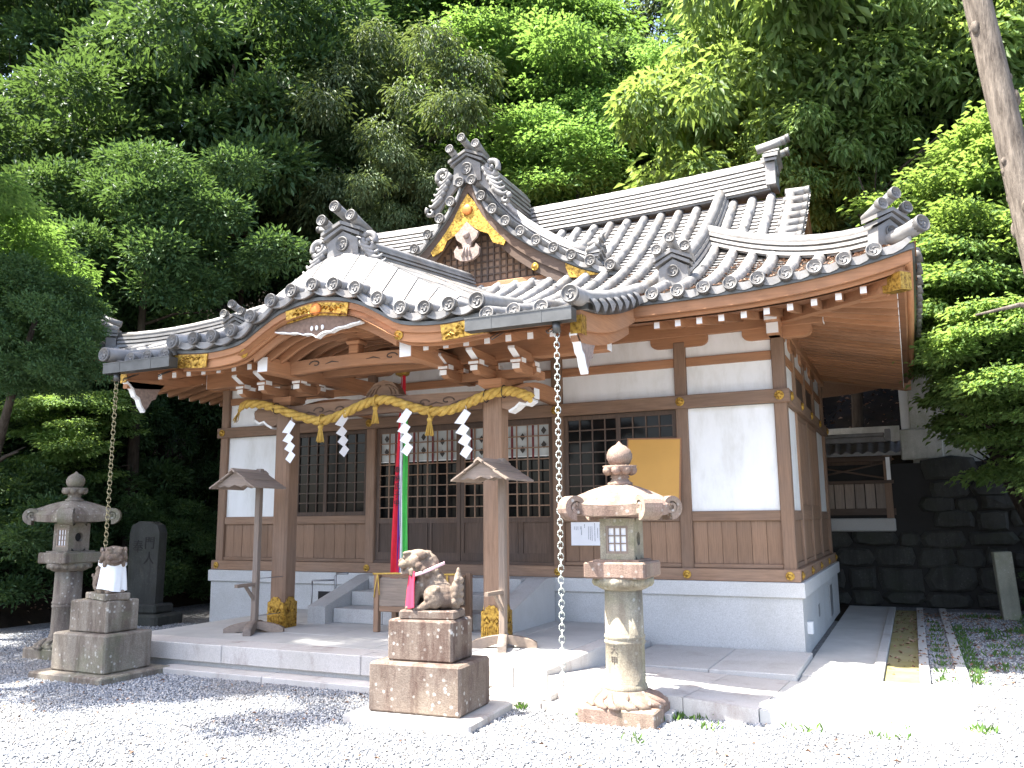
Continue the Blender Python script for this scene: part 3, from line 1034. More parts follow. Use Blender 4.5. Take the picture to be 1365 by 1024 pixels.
# hip rafters with gilded shoes
for s in (-1, 1):
    for sy in (-1, 1):
        b = MB()
        p0 = Vector((X(s * (HW - .13)), YM + sy * (HD - .13), 4.06)); p1 = Vector((X(s * 4.4), YM + sy * 2.32, 4.16))
        t = (p1 - p0).normalized(); sd = t.cross(Vector((0, 0, 1))).normalized()
        def hb(b, q0, q1, w, z0, z1):
            vs_ = []
            for p in (q0, q1):
                for a, zz in ((-1, z0), (1, z0), (1, z1), (-1, z1)): vs_.append(p + sd * a * w / 2 + Vector((0, 0, zz)))
            b.add(vs_, [(3, 2, 1, 0), (4, 5, 6, 7), (0, 1, 5, 4), (1, 2, 6, 5), (2, 3, 7, 6), (3, 0, 4, 7)])
        hb(b, p0, p1, .13, -.10, .09)
        hr = b.build('hip_rafter', W['redX'], hall)
        if sy < 0:
            b = MB(); hb(b, p0 - t * .012, p0 + t * .17, .146, -.112, .075); b.build('gilded_shoe', M_GOLD, hr)
            b = MB()
            hb(b, p0 + t * .171, p0 + t * .24, .142, -.108, -.03); b.build('gilded_tongue', M_GOLD, hr)
# ------------------------------------------------------------ dormer gable (chidori) on the front slope
YG = 10.92
gb = MB()
for s in (-1, 1):
    def fn(u, v, s=s):
        o = 2.36 * u; return Vector((X(s * o), YG + .05 + (YM - YG) * v, CHI(o) - .06))
    gb.grid(fn, 16, 4, flip=(s < 0))
dorm = gb.build('gable_roof', W['oldX'], hall)
pan = MB()
for s in (-1, 1):
    # rows running down the gable's slopes, behind the verge
    for k in range(6):
        y = YG + .62 + k * SP
        def Sg(o, d, s=s): return Vector((X(s * (2.36 - d)), o if s < 0 else o, CHI(2.36 - d)))
        row(Sg, y, .02, 2.2, parent=dorm)
        def Sp(o, d, s=s): return Vector((X(s * (2.36 - d)), o, CHI(2.36 - d)))
        pans(pan, Sp, y - SP if s < 0 else y, y if s < 0 else y - SP, .0, 2.25, front=False)
    # verge: flat tiles between the rolls and the descending ridge
    so = [0.0]
    L = 0.0; arc = [(0.0, 0.0)]
    N = 80
    for i in range(1, N + 1):
        a, c = 2.40 * (i - 1) / N, 2.40 * i / N
        L += hypot(c - a, CHI(c) - CHI(a)); arc.append((L, c))
    def o_at(l):
        for (l0, o0), (l1, o1) in zip(arc, arc[1:]):
            if l <= l1: return o0 + (o1 - o0) * (l - l0) / (l1 - l0)
        return arc[-1][1]
    nd = 10
    for k in range(nd):
        o = o_at(.22 + (L - .30) * k / (nd - 1)) if k else o_at(.20)
        z = CHI(o) + .02
        b = MB(); b.tube([(X(s * o), YG - .02, z), (X(s * o), YG + .16, z + .005), (X(s * o), YG + .36, z + .01)], [.070, .068, .066], 12)
        b.build('verge_tile', M_TILE, dorm)
        disc(dorm, (X(s * o), YG - .035, z), 0)
        # hanging pan between two rolls
        if k < nd - 1:
            o2 = o_at(.22 + (L - .30) * (k + 1) / (nd - 1))
            b = MB()
            top, bot = [], []
            for q in range(7):
                t = q / 6; oo = o + (o2 - o) * t; sagv = 4 * t * (1 - t)
                top.append((X(s * oo), CHI(oo) - .005 - .03 * sagv)); bot.append((X(s * oo), CHI(oo) - .055 - .055 * sagv))
            b.strip(top, bot, YG - .015, YG + .34, 'Y'); b.build('verge_pan', M_TILE, dorm)
    # batten, barge boards
    oo = list(np.linspace(0.0, 2.40, 26))
    def bb_(name, mat, z0, z1, y0, y1, a=0.0, c=2.40, par=dorm):
        ol = list(np.linspace(a, c, 26))
        top = [(X(s * o), CHI(o) - z1) for o in ol]; bot = [(X(s * o), CHI(o) - z0) for o in ol]
        b = MB(); b.strip(top, bot, y0, y1, 'Y'); return b.build(name, mat, par)
    bb_('tile_batten', M_GUT, .125, .07, YG + .02, YG + .2)
    bb_('barge_board', W['drkX'], .30, .127, YG + .05, YG + .13)
    bb_('barge_board', W['drkX'], .47, .302, YG + .08, YG + .14, .0, 1.95)
    # gilded plates at the foot and near the peak, boss half way
    b = MB()
    ol = list(np.linspace(1.62, 2.18, 10))
    top = [(X(s * o), CHI(o) - .14) for o in ol]; bot = [(X(s * o), max(CHI(2.2) - .12, CHI(o) - .47 + .03 * sin((o - 1.6) * 30)) if o > 1.7 else CHI(o) - .20 - (o - 1.62) * 2.0) for o in ol]
    b.strip(top, bot, YG + .032, YG + .049, 'Y'); b.build('gilded_plate', M_GOLD, dorm)
    share('gold_boss', ME_BOSS, dorm, (X(s * 1.12), YG + .075, CHI(1.12) - .40), (pi / 2, 0, 0), (1.15,) * 3)
    # descending ridge over the verge
    path = [Vector((X(s * o), YG + .50, CHI(o))) for o in (.06, .2, .4, .65, .95, 1.3, 1.6, 1.85)]
    o_ = ridge('verge_ridge', path, 3, .24, .20, .20, .08)
    onigawara(hall, Vector((X(s * 1.93), YG + .50, CHI(1.93) + .02)), s * pi / 2, .26, .20, None, tl=.22, crest=.055)
tag(pan.build('pan_tiles', M_TILE, dorm), kind='stuff')
# peak plate of gilded copper with the red crest, hanging carved pendant
b = MB()
pk = [(0, CHI(0) - .30)]
edge = []
for o in (.12, .25, .40, .55, .66): edge.append((o, CHI(o) - .29))
low = [(.62, CHI(.62) - .40), (.44, CHI(.44) - .52), (.36, CHI(.36) - .46), (.22, CHI(.22) - .60), (.14, CHI(.14) - .68), (.0, CHI(0) - .80)]
right = [(0, CHI(0) - .33)] + edge + low
left = [(-x, z) for x, z in right[::-1]][1:-1]
b.prism([(X(x), z) for x, z in right + left], YG + .030, YG + .048, 'Y'); b.build('gilded_plate', M_GOLD, dorm)
b = MB(); b.lathe([(.085, 0), (.085, .02), (.07, .03), (.001, .03)], 20); me = b.mesh('red_crest', M_GOLDR)
share('red_crest', me, dorm, (X(0), YG + .029, CHI(0) - .60), (pi / 2, 0, 0))
def pendant(b, cx, zt, k, y0, y1):
    pr = [(0, 0), (.16, -.16), (.24, -.22), (.20, -.32), (.10, -.40), (.07, -.50), (.16, -.50), (.19, -.43), (.26, -.52), (.24, -.64), (.13, -.72), (0, -.74)]
    pts = [(cx + x * k, zt + z * k) for x, z in pr] + [(cx - x * k, zt + z * k) for x, z in pr[-2:0:-1]]
    b.prism(pts, y0, y1, 'Y')
M_PENDD = flat('dark_carving', (.17, .11, .08), .8, 0, .35, sc=20)
M_PEND = flat('bleached_carving', (.27, .205, .175), .8, 0, .3, sc=25)
b = MB(); pendant(b, X(0), CHI(0) - .80, .86, YG - .005, YG + .045)
b.lathe([(.06, 0), (.055, .03), (.03, .045), (.001, .05)], 12, Matrix.Translation((X(0), YG - .005, CHI(0) - 1.02)) @ Matrix.Rotation(pi / 2, 4, 'X'))
for q in (-.07, 0, .07):
    b.tube([(X(q * .4), YG - .006, CHI(0) - 1.18), (X(q), YG - .012, CHI(0) - 1.36)], [.012, .022], 6)
b.build('carved_pendant', M_PEND, dorm)
# wall of the gable: boards with a criss-cross grille and a sill
b = MB(); b.prism([(X(-2.0), 5.08), (X(2.0), 5.08), (X(1.6), CHI(1.6) - .3), (X(.8), CHI(.8) - .3), (X(0), CHI(0) - .4), (X(-.8), CHI(.8) - .3), (X(-1.6), CHI(1.6) - .3)], YG + .30, YG + .33, 'Y')
gw = b.build('gable_wall', W['oldZ'], hall)
b = MB()
for k in range(-13, 14):
    o = k * .11; top = CHI(abs(o)) - .42
    if top > 5.30: b.box((X(o) - .012, YG + .27, 5.24), (X(o) + .012, YG + .298, top))
for z in np.arange(5.30, 6.3, .11):
    ow = 1.95
    while CHI(ow) - .42 < z and ow > .1: ow -= .03
    b.box((X(-ow), YG + .278, z - .012), (X(ow), YG + .297, z + .012))
b.build('grille', W['drkZ'], gw)
b = MB(); b.box((X(-1.75), YG + .18, 5.17), (X(1.75), YG + .29, 5.26), ch=.01); b.build('gable_sill', W['redX'], gw)
b = MB(); b.box((X(-2.1), YG + .10, 5.06), (X(2.1), YG + .28, 5.165), ch=.02); b.build('sill_tiles', M_TILE, gw)
# top ridge of the gable and its big end tile
ridge('gable_ridge', [(X(0), y, 6.98) for y in np.linspace(YG + .10, YM - .1, 8)], 4, .30, .24, .36, .085)
onigawara(hall, (X(0), YG + .06, 6.93), 0, .50, .36, .92, tl=.46, crest=.10, droop=.32)

# ------------------------------------------------------------ porch roof with the curved gable (karahafu)
YK = 7.30
vb = MB()
SLP = .11
def S_kap(o, y):
    a = abs(o)
    if y < 7.80:
        t = (y - 7.38) / .42
        return Vector((X(o), y, (KARA(a) + .03) * (1 - t) + KCAP(a) * t))
    return Vector((X(o), y, KCAP(a) + SLP * (y - 7.80)))
# flat cap tiles of the curved gable: separate slabs with open joints
oj = list(np.linspace(-2.14, 2.14, 17))
kroof = None
deckv = MB()
deckv.grid(lambda u, v: S_kap(-2.1 + 4.2 * u, 7.40 + 3.5 * v) - Vector((0, 0, .05)), 30, 10)
kroof = deckv.build('porch_roof', W['redX'], hall)
yj = [7.40, 7.80, 8.32, 8.86, 9.42, 9.98, 10.54, 10.98]
for j, (y0, y1) in enumerate(zip(yj, yj[1:])):
    for a, c in zip(oj, oj[1:]):
        if j >= 2 and max(abs(a), abs(c)) > 2.15 - (j - 1) * .12: continue
        b = MB(); g = .008
        dz = random.uniform(-.004, .004)
        def fn(u, v, a=a, c=c, y0=y0, y1=y1): return S_kap(a + g + (c - a - 2 * g) * u, y0 + g + (y1 - y0 - 2 * g) * v) + Vector((0, 0, dz + .006 * (1 - v)))
        b.grid(fn, 3, 2, smooth=True)
        # thickness: skirt
        P = [fn(0, 0), fn(.33, 0), fn(.67, 0), fn(1, 0), fn(1, 1), fn(.67, 1), fn(.33, 1), fn(0, 1)]
        D = Vector((0, 0, -.04))
        b.add(P + [p + D for p in P], [(i, (i + 1) % 8, 8 + (i + 1) % 8, 8 + i)[::-1] for i in range(8)])
        b.build('flat_tile', M_SLAB, kroof)
# rolls and discs along the curved eave
NK = 7
ks = [k * .295 for k in range(-6, 7)]
for o in ks:
    z = KARA(abs(o)) + .07
    b = MB(); b.tube([(X(o), YK - .02, z), (X(o), YK + .30, z + .03), (X(o), YK + .58, z + .10)], [.072, .070, .066], 12)
    b.build('eave_roll', M_TILE, kroof); disc(kroof, (X(o), YK - .035, z), -.06)
for a, c in zip([-2.06] + ks, ks + [2.06]):
    b = MB(); top, bot = [], []
    for q in range(9):
        t = q / 8; o = a + (c - a) * t; sg = 4 * t * (1 - t); z = KARA(abs(o)) + .055
        top.append((X(o), z - .035 * sg)); bot.append((X(o), z - .055 - .05 * sg))
    b.strip(top, bot, YK, YK + .34, 'Y')
    b.strip([(x, z + .012) for x, z in bot], [(x, z - .012) for x, z in bot], YK - .012, YK + .05, 'Y')
    b.build('eave_pan', M_TILE, kroof)
for s in (-1, 1):
    # big roll where the curved gable meets the porch eave
    b = MB(); b.tube([(X(s * 2.10), YK - .03, 3.835), (X(s * 2.11), YK + .4, 3.90), (X(s * 2.07), YK + 1.0, 4.02)], [.092, .09, .086], 14)
    b.build('valley_roll', M_TILE, kroof); disc(kroof, (X(s * 2.10), YK - .045, 3.835), -.05, 0, ME_DISCB)
    # verge roll along the porch side and the hanging verge tiles
    o = 3.15
    b = MB()
    pts = [S_front(s * o, d) + Vector((0, 0, .05 + (.04 if d < -1.7 else 0))) for d in (-1.99, -1.6, -1.2, -.8, -.4, 0.0, .25)]
    b.tube(pts, [.092, .09, .088, .088, .086, .085, .08], 14); b.build('verge_roll', M_TILE, kroof)
    disc(kroof, pts[0] + Vector((0, -.015, 0)), -.05, 0, ME_DISCB)
    for k in range(7):
        y0 = YK + .14 + k * .245; d = y0 + .12 - YE; z = prof(d) + .03
        b = MB()
        # a curved leaf that hangs outside the verge and ends in a point
        def fn(u, v, y0=y0, z=z, s=s):
            yy = y0 + .235 * u
            taper = 1 - .82 * max(0, v - .45) / .55
            yy = y0 + .1175 + (.235 * (u - .5)) * taper
            return Vector((X(s * (o + .02 + .11 * sin(min(1, v * 1.5) * pi / 2)) + 0), yy, z + .05 - .20 * v + .02 * (1 - (2 * u - 1) ** 2) + .12 * u * .235))
        b.grid(fn, 4, 6, flip=(s > 0))
        b.grid(lambda u, v: fn(u, v) + Vector((-s * .02, 0, 0)), 4, 6, flip=(s < 0))
        b.build('verge_tooth', M_TILE, kroof)
    # verge side board (sugaru-hafu), curved, with a hanging carving
    ys_ = list(np.linspace(YK + .12, 9.28, 12))
    def zb(y): 
        t = (y - 7.3) / 1.98
        return 3.64 + .48 * t - .09 * sin(t * pi)
    b = MB(); b.strip([(y, zb(y)) for y in ys_], [(y, zb(y) - .19) for y in ys_], X(s * 3.06), X(s * 3.15), 'X'); b.build('porch_barge_board', W['redY'], hall)
    b = MB(); b.strip([(y, zb(y) - .191) for y in ys_[:-1]], [(y, zb(y) - .30 - .02 * sin((y - 7.3) * 1.6)) for y in ys_[:-1]], X(s * 3.04), X(s * 3.11), 'X'); b.build('porch_barge_board', W['redY'], hall)
    b = MB()
    cy, zt = 7.72, zb(7.72) - .27
    pr = [(-.30, .02), (-.20, -.06), (-.16, -.14), (-.10, -.17), (-.06, -.26), (0, -.33), (.05, -.27), (.10, -.18), (.16, -.16), (.20, -.06), (.30, .05)]
    b.prism([(cy + y, zt + z) for y, z in pr], X(s * 3.04), X(s * 3.10), 'X')
    pg = b.build('carved_pendant', M_PEND, hall)
    b = MB(); b.strip([(cy + y, zt + z + .002) for y, z in pr[:6]], [(cy + y - .012, zt + z - .022) for y, z in pr[:6]], X(s * 3.03), X(s * 3.11), 'X', smooth=False); b.build('white_edge', M_WHITE, pg)
    b = MB(); b.strip([(y, zb(y) + .13) for y in ys_], [(y, zb(y) + .002) for y in ys_], X(s * 3.06), X(s * 3.22), 'X'); b.build('tile_batten', M_GUT, hall)
    b = MB(); b.box((X(s * 3.155), YK + .118, 3.42), (X(s * 3.045), YK + .110, 3.60)); b.box((X(s * 3.151), YK + .12, 3.42), (X(s * 3.158), YK + .26, 3.61)); b.build('gilded_shoe', M_GOLD, hall)
# bargeboard of the curved gable, in two layers
ol = list(np.linspace(-2.12, 2.12, 44))
def kb(name, mat, z1, z0, y0, y1, a=-2.12, c=2.12, zf=0.0):
    ol = list(np.linspace(a, c, 44))
    top = [(X(o), KARA(abs(o)) - z1) for o in ol]; bot = [(X(o), KARA(abs(o)) - z0 + zf * (1 - abs(o) / 2.12)) for o in ol]
    b = MB(); b.strip(top, bot, y0, y1, 'Y'); return b.build(name, mat, hall)
kb('tile_batten', M_GUT, .06, .10, YK + .05, YK + .30)
kb('curved_bargeboard', W['redX'], .102, .175, YK + .07, YK + .16)
kb('curved_bargeboard', W['redX'], .177, .275, YK + .10, YK + .17)
kb('curved_bargeboard', W['redX'], .262, .30, YK + .172, YK + .21)
b = MB()
def leafplate(b, o0, o1, z1, z0, y0, y1, flare):
    oo = list(np.linspace(o0, o1, 12)); top, bot = [], []
    for i, o in enumerate(oo):
        t = abs(2 * i / 11 - 1); nt = flare * (1 if i in (0, 11) else 0)
        top.append((X(o), KARA(abs(o)) - z1)); bot.append((X(o), KARA(abs(o)) - z0))
    top[0] = (top[0][0] - .08, top[0][1]); top[-1] = (top[-1][0] + .08, top[-1][1]); bot[0] = (bot[0][0] - .06, bot[0][1]); bot[-1] = (bot[-1][0] + .06, bot[-1][1])
    b.strip(top, bot, y0, y1, 'Y', smooth=False)
leafplate(b, -.36, .36, .125, .275, YK + .052, YK + .068, .05)
for k in range(22):
    o = -.36 + .72 * random.random(); z = KARA(abs(o)) - random.uniform(.15, .25)
    b.tube([(X(o) - .04, YK + .05, z - .02), (X(o), YK + .04, z + .015), (X(o) + .04, YK + .05, z - .01)], .011, 5)
b.build('gilded_plate', M_GOLD, hall)
share('red_crest', me, hall, (X(0), YK + .052, KARA(0) - .20), (pi / 2, 0, 0), (.85,) * 3)
for s in (-1, 1):
    b = MB(); leafplate(b, s * 2.12 if s < 0 else 1.70, -1.70 if s < 0 else 2.12, .115, .28, YK + .052, YK + .068, .05)
    for k in range(14):
        o = s * random.uniform(1.70, 2.1); z = KARA(abs(o)) - random.uniform(.14, .26)
        b.tube([(X(o) - .04, YK + .05, z - .02), (X(o), YK + .04, z + .015), (X(o) + .04, YK + .05, z - .01)], .011, 5)
    b.build('gilded_plate', M_GOLD, hall)
    share('gold_boss', ME_BOSS, hall, (X(s * 1.08), YK + .098, KARA(1.08) - .225), (pi / 2, 0, 0), (1.05,) * 3)
# carved, white-edged pendant under the middle
def pdep(a): return .24 * max(0.0, 1 - (a / .60)) ** .8 * (1 - .12 * abs(sin(a * 16)))
ol = list(np.linspace(-.60, .60, 33)); ptop = [(X(o), KARA(abs(o)) - .262) for o in ol]; pbot = [(X(o), KARA(abs(o)) - .272 - pdep(abs(o))) for o in ol]
b = MB(); b.strip(ptop, pbot, YK + .075, YK + .14, 'Y', smooth=False); pk_ = b.build('carved_pendant', M_PENDD, hall)
b = MB()
b.strip([(x, z - .001) for x, z in pbot], [(x, z - .016) for x, z in pbot], YK + .065, YK + .145, 'Y', smooth=False)
for q in (-.07, .0, .08): b.ball((X(q), YK + .07, KARA(0) - .41), (.022, .012, .03), 8)
b.build('white_edge', M_WHITE, pk_)
# ridge of the curved gable with its end tile
ridge('porch_ridge', [(X(0), y, KCAP(0) + SLP * (y - 7.80) - .01) for y in np.linspace(7.92, 11.0, 9)], 3, .28, .22, .17, .08)
onigawara(hall, (X(0), 7.86, KCAP(0) - .02), 0, .46, .30, .78, tl=.44, crest=.09, droop=.12)

# --- porch eave: boards, rafters
for s in (-1, 1):
    b = MB(); b.box((X(s * 2.13), YK + .14, 3.61), (X(s * 3.05), YK + .23, 3.66)); b.build('tile_batten', M_GUT, hall)
    b = MB(); b.box((X(s * 2.13), YK + .17, 3.565), (X(s * 3.035), YK + .25, 3.608)); b.build('porch_eave_board', W['redX'], hall)
    for k in range(7):
        o = s * (1.25 + .25 * k)
        rafter((X(o), 7.68, 3.515), (X(o), 10.6, 3.515 + .272 * 2.92), mat='redY')
    b = MB(); b.grid(lambda u, v: Vector((X(s * (1.05 + 2.0 * u)), 7.53 + 3.1 * v, 3.572 + .272 * 3.1 * v)), 4, 4, flip=(s > 0)); b.build('porch_soffit', W['redY'], hall)
    # beam that carries the curved gable, big white end
    b = MB(); b.box((X(s * 1.01) - .075, 7.64, 3.42), (X(s * 1.01) + .075, 10.6, 3.60)); be = b.build('porch_side_beam', W['redY'], hall)
    b = MB(); b.box((X(s * 1.01) - .072, 7.632, 3.423), (X(s * 1.01) + .072, 7.639, 3.597)); b.build('white_end', M_WHITE, be)
# vaulted ribs inside the curved gable
def rib(y, w=.05):
    ol = list(np.linspace(-1.0, 1.0, 22))
    b = MB(); b.strip([(X(o), KARA(abs(o)) - .28 + .02) for o in ol], [(X(o), KARA(abs(o)) - .36) for o in ol], y - w / 2, y + w / 2, 'Y'); return b.build('curved_rib', W['redX'], hall)
for k in range(9): rib(7.50 + .19 * k)
b = MB(); b.grid(lambda u, v: Vector((X(-1.1 + 2.2 * u), 7.3 + 2.2 * v, KARA(abs(-1.1 + 2.2 * u)) - .25)), 24, 2, flip=True); b.build('vault_boards', W['redX'], hall)
# ------------------------------------------------------------ porch timber
YPC = 8.77
for s in (-1, 1):
    x = X(s * 1.55)
    b = MB(); b.box((x - .12, YPC - .12, ZP), (x + .12, YPC + .12, 3.17), ch=.028)
    pl = b.build('porch_pillar', W['oldZ'], hall)
    # gilded shoe: fluted below, scalloped top
    b = MB(); hw, n = .127, 12
    for face in range(4):
        M = Matrix.Translation((x, YPC, 0)) @ Matrix.Rotation(face * pi / 2, 4, 'Z')
        pts = [(-hw, ZP + .002), (hw, ZP + .002), (hw, .62)]
        for k in range(9):
            a = pi * k / 8; pts.append((hw * .62 * cos(a), .635 + .05 * sin(a) + (.012 if k % 2 else 0)))
        pts.append((-hw, .62))
        b.prism(pts, -hw - .008, -hw, 'Y', M)
        for k in range(9): b.box((-hw + .012 + k * .027, -hw - .016, ZP + .002), (-hw + .026 + k * .027, -hw - .007, ZP + .15), M)
        b.box((-hw, -hw - .014, ZP + .165), (hw, -hw - .007, ZP + .178), M)
        for sx in (-1, 1):
            b.tube([M @ Vector((sx * .02, -hw - .010, .50)), M @ Vector((sx * .06, -hw - .014, .56)), M @ Vector((sx * .09, -hw - .010, .52)), M @ Vector((sx * .06, -hw - .012, .49))], .009, 5)
    b.build('gilded_shoe', M_GOLD, pl)
# carved main beam between the pillars, slightly arched; nosings outside
def arch_beam(x0, x1, y0, y1, z0, z1, arch, mat, name):
    b = MB(); n = 14; top, bot = [], []
    for i in range(n + 1):
        t = i / n; a = 4 * t * (1 - t)
        top.append((x0 + (x1 - x0) * t, z1 + arch * a * .5)); bot.append((x0 + (x1 - x0) * t, z0 + arch * a))
    b.strip(top, bot, y0, y1, 'Y'); return b.build(name, mat, hall)
mb_ = arch_beam(X(-1.428), X(1.428), 8.67, 8.87, 2.94, 3.15, .05, W['oldX'], 'carved_beam')
b = MB()
for s in (-1, 1):
    for x0, k in ((.95, 1.0), (.62, .8), (.36, .7)):
        pts = [(X(s * (x0 + k * .10 * cos(a) * (1 - i / 16))), 8.668, 3.065 + k * .055 * sin(a) * (1 - i / 16)) for i, a in enumerate(np.linspace(0, 5.2, 14))]
        b.tube(pts, .010, 5)
        b.tube([(X(s * (x0 + .05)), 8.668, 3.02), (X(s * (x0 + .18)), 8.667, 3.055), (X(s * (x0 + .28)), 8.668, 3.03)], [.003, .011, .003], 5)
b.build('carved_curl', W['drkX'], mb_)
for s in (-1, 1):
    b = MB()
    pr = [(1.672, 3.14), (2.02, 3.16), (2.08, 3.10), (2.06, 3.02), (1.98, 2.97), (1.90, 2.99), (1.84, 2.94), (1.76, 2.90), (1.672, 2.93)]
    b.prism([(X(s * x), z) for x, z in pr], 8.69, 8.85, 'Y'); no = b.build('beam_nosing', W['oldX'], hall)
    b = MB(); e = pr[3:8]
    b.strip([(X(s * x), z - .001) for x, z in e], [(X(s * (x + .008)), z - .028) for x, z in e], 8.685, 8.855, 'Y', smooth=False)
    b.box((X(s * 2.082), 8.70, 3.02), (X(s * 2.09), 8.84, 3.14)); b.build('white_edge', M_WHITE, no)
# frog-leg strut in the middle
b = MB()
pr = [(.34, 3.19), (.26, 3.20), (.22, 3.28), (.14, 3.36), (.0, 3.40)]
b.prism([(X(x), z) for x, z in pr] + [(X(-x), z) for x, z in pr[-2::-1]], 8.71, 8.83, 'Y')
for s in (-1, 1):
    for k in range(3):
        b.tube([(X(s * (.25 - k * .06)), 8.705, 3.21), (X(s * (.19 - k * .05)), 8.70, 3.28 + k * .01), (X(s * (.08 - k * .02)), 8.705, 3.33)], .014, 5)
b.build('carved_strut', W['oldX'], hall)
# brackets over the pillars
WE = endme(.10, .075)
def wplate(parent, x0, x1, y0, y1, z0, z1):
    b = MB(); b.box((x0, y0, z0), (x1, y1, z1)); return b.build('white_end', M_WHITE, parent)
for s in (-1, 1):
    x = X(s * 1.55)
    b = MB()
    for z0, z1, w0, w1 in ((3.172, 3.215, .10, .15), (3.215, 3.28, .15, .15)):
        P0 = [(x - w0, YPC - w0, z0), (x + w0, YPC - w0, z0), (x + w0, YPC + w0, z0), (x - w0, YPC + w0, z0)]
        P1 = [(x - w1, YPC - w1, z1), (x + w1, YPC - w1, z1), (x + w1, YPC + w1, z1), (x - w1, YPC + w1, z1)]
        b.add(P0 + P1, [(3, 2, 1, 0), (4, 5, 6, 7), (0, 1, 5, 4), (1, 2, 6, 5), (2, 3, 7, 6), (3, 0, 4, 7)])
    b.build('bearing_block', W['redX'], hall)
    arm = boat(x, .56, 8.715, 8.825, 3.281, 3.385, 'Y', 'redX')
    for sx in (-1, 1): wplate(arm, x + sx * .561, x + sx * .567, 8.72, 8.82, 3.335, 3.383)
    for dx in (-.47, 0, .47):
        xx = x + dx
        b = MB(); b.box((xx - .075, YPC - .075, 3.386), (xx + .075, YPC + .075, 3.455), ch=.02); blk = b.build('bearing_block', W['redX'], hall)
        wplate(blk, xx + .0755, xx + .081, YPC - .06, YPC + .06, 3.40, 3.45)
        # arm that reaches forward: low square end, then a block, then a slanting tongue
        fr = YPC - (.44 if dx else .56)
        b = MB()
        b.prism([(YPC + .3, 3.285), (YPC + .3, 3.38), (fr + .02, 3.38), (fr + .02, 3.335), (fr + .10, 3.29)][::-1], xx - .046, xx + .046, 'X')
        a2 = b.build('bracket_arm', W['redY'], hall)
        wplate(a2, xx - .045, xx + .045, fr + .012, fr + .018, 3.318, 3.378)
        b = MB(); b.box((xx - .07, fr + .01, 3.386), (xx + .07, fr + .14, 3.445), ch=.012); a3 = b.build('bearing_block', W['redY'], hall)
        wplate(a3, xx - .062, xx + .062, fr + .002, fr + .008, 3.39, 3.42)
        wplate(a3, xx + .0705, xx + .076, fr + .02, fr + .13, 3.39, 3.442)
        b = MB()
        top = fr - .09
        b.prism([(YPC, 3.446), (YPC, 3.54), (top, 3.56), (top - .01, 3.53), (fr + .06, 3.446)][::-1], xx - .042, xx + .042, 'X')
        a4 = b.build('bracket_tongue', W['redY'], hall)
        b = MB()
        b.add([(xx - .041, top - .016, 3.53), (xx + .041, top - .016, 3.53), (xx + .041, fr + .052, 3.447), (xx - .041, fr + .052, 3.447)], [(0, 3, 2, 1)])
        b.add([(xx - .041, top - .012, 3.558), (xx + .041, top - .012, 3.558), (xx + .041, top - .018, 3.53), (xx - .041, top - .018, 3.53)], [(0, 3, 2, 1)])
        b.build('white_end', M_WHITE, a4)
    # curved tie to the hall
    b = MB(); n = 10; top, bot = [], []
    for i in range(n + 1):
        t = i / n; y = YPC + .12 + (YF - YPC - .165) * t; z = 3.05 + .25 * t + .12 * sin(pi * t)
        top.append((y, z + .10)); bot.append((y, z - .10))
    b.strip(top, bot, x - .06, x + .06, 'X'); b.build('curved_tie', W['redY'], hall)
b = MB(); b.box((X(-2.98), 8.69, 3.50), (X(2.98), 8.85, 3.74), ch=.01); kt = b.build('porch_purlin', W['redX'], hall)
for s in (-1, 1): wplate(kt, X(s * 2.981), X(s * 2.987), 8.70, 8.84, 3.505, 3.735)
# beam across the opening of the curved gable with a short strut and its bracket
rb = arch_beam(X(-.93), X(.93), 8.05, 8.21, 3.44, 3.60, .04, W['redX'], 'rainbow_beam')
b = MB()
for s in (-1, 1):
    pts = [(X(s * (.55 + .09 * cos(a) * (1 - i / 16))), 8.048, 3.545 + .045 * sin(a) * (1 - i / 16)) for i, a in enumerate(np.linspace(0, 5.2, 12))]
    b.tube(pts, .009, 5); b.tube([(X(s * .40), 8.048, 3.53), (X(s * .30), 8.047, 3.555), (X(s * .2), 8.048, 3.54)], [.003, .01, .003], 5)
b.build('carved_curl', W['drkX'], rb)
b = MB(); b.box((X(0) - .07, 8.06, 3.63), (X(0) + .07, 8.20, 3.74), ch=.01); b.box((X(0) - .10, 8.03, 3.741), (X(0) + .10, 8.23, 3.80), ch=.02); st_ = b.build('short_strut', W['redX'], hall)
boat(X(0), .30, 8.08, 8.18, 3.801, 3.86, 'Y', 'redX')
b = MB(); b.box((X(0) - .07, 7.50, 3.861), (X(0) + .07, 9.4, 3.96)); rp = b.build('gable_purlin', W['redY'], hall)
wplate(rp, X(0) - .065, X(0) + .065, 7.49, 7.497, 3.864, 3.957)

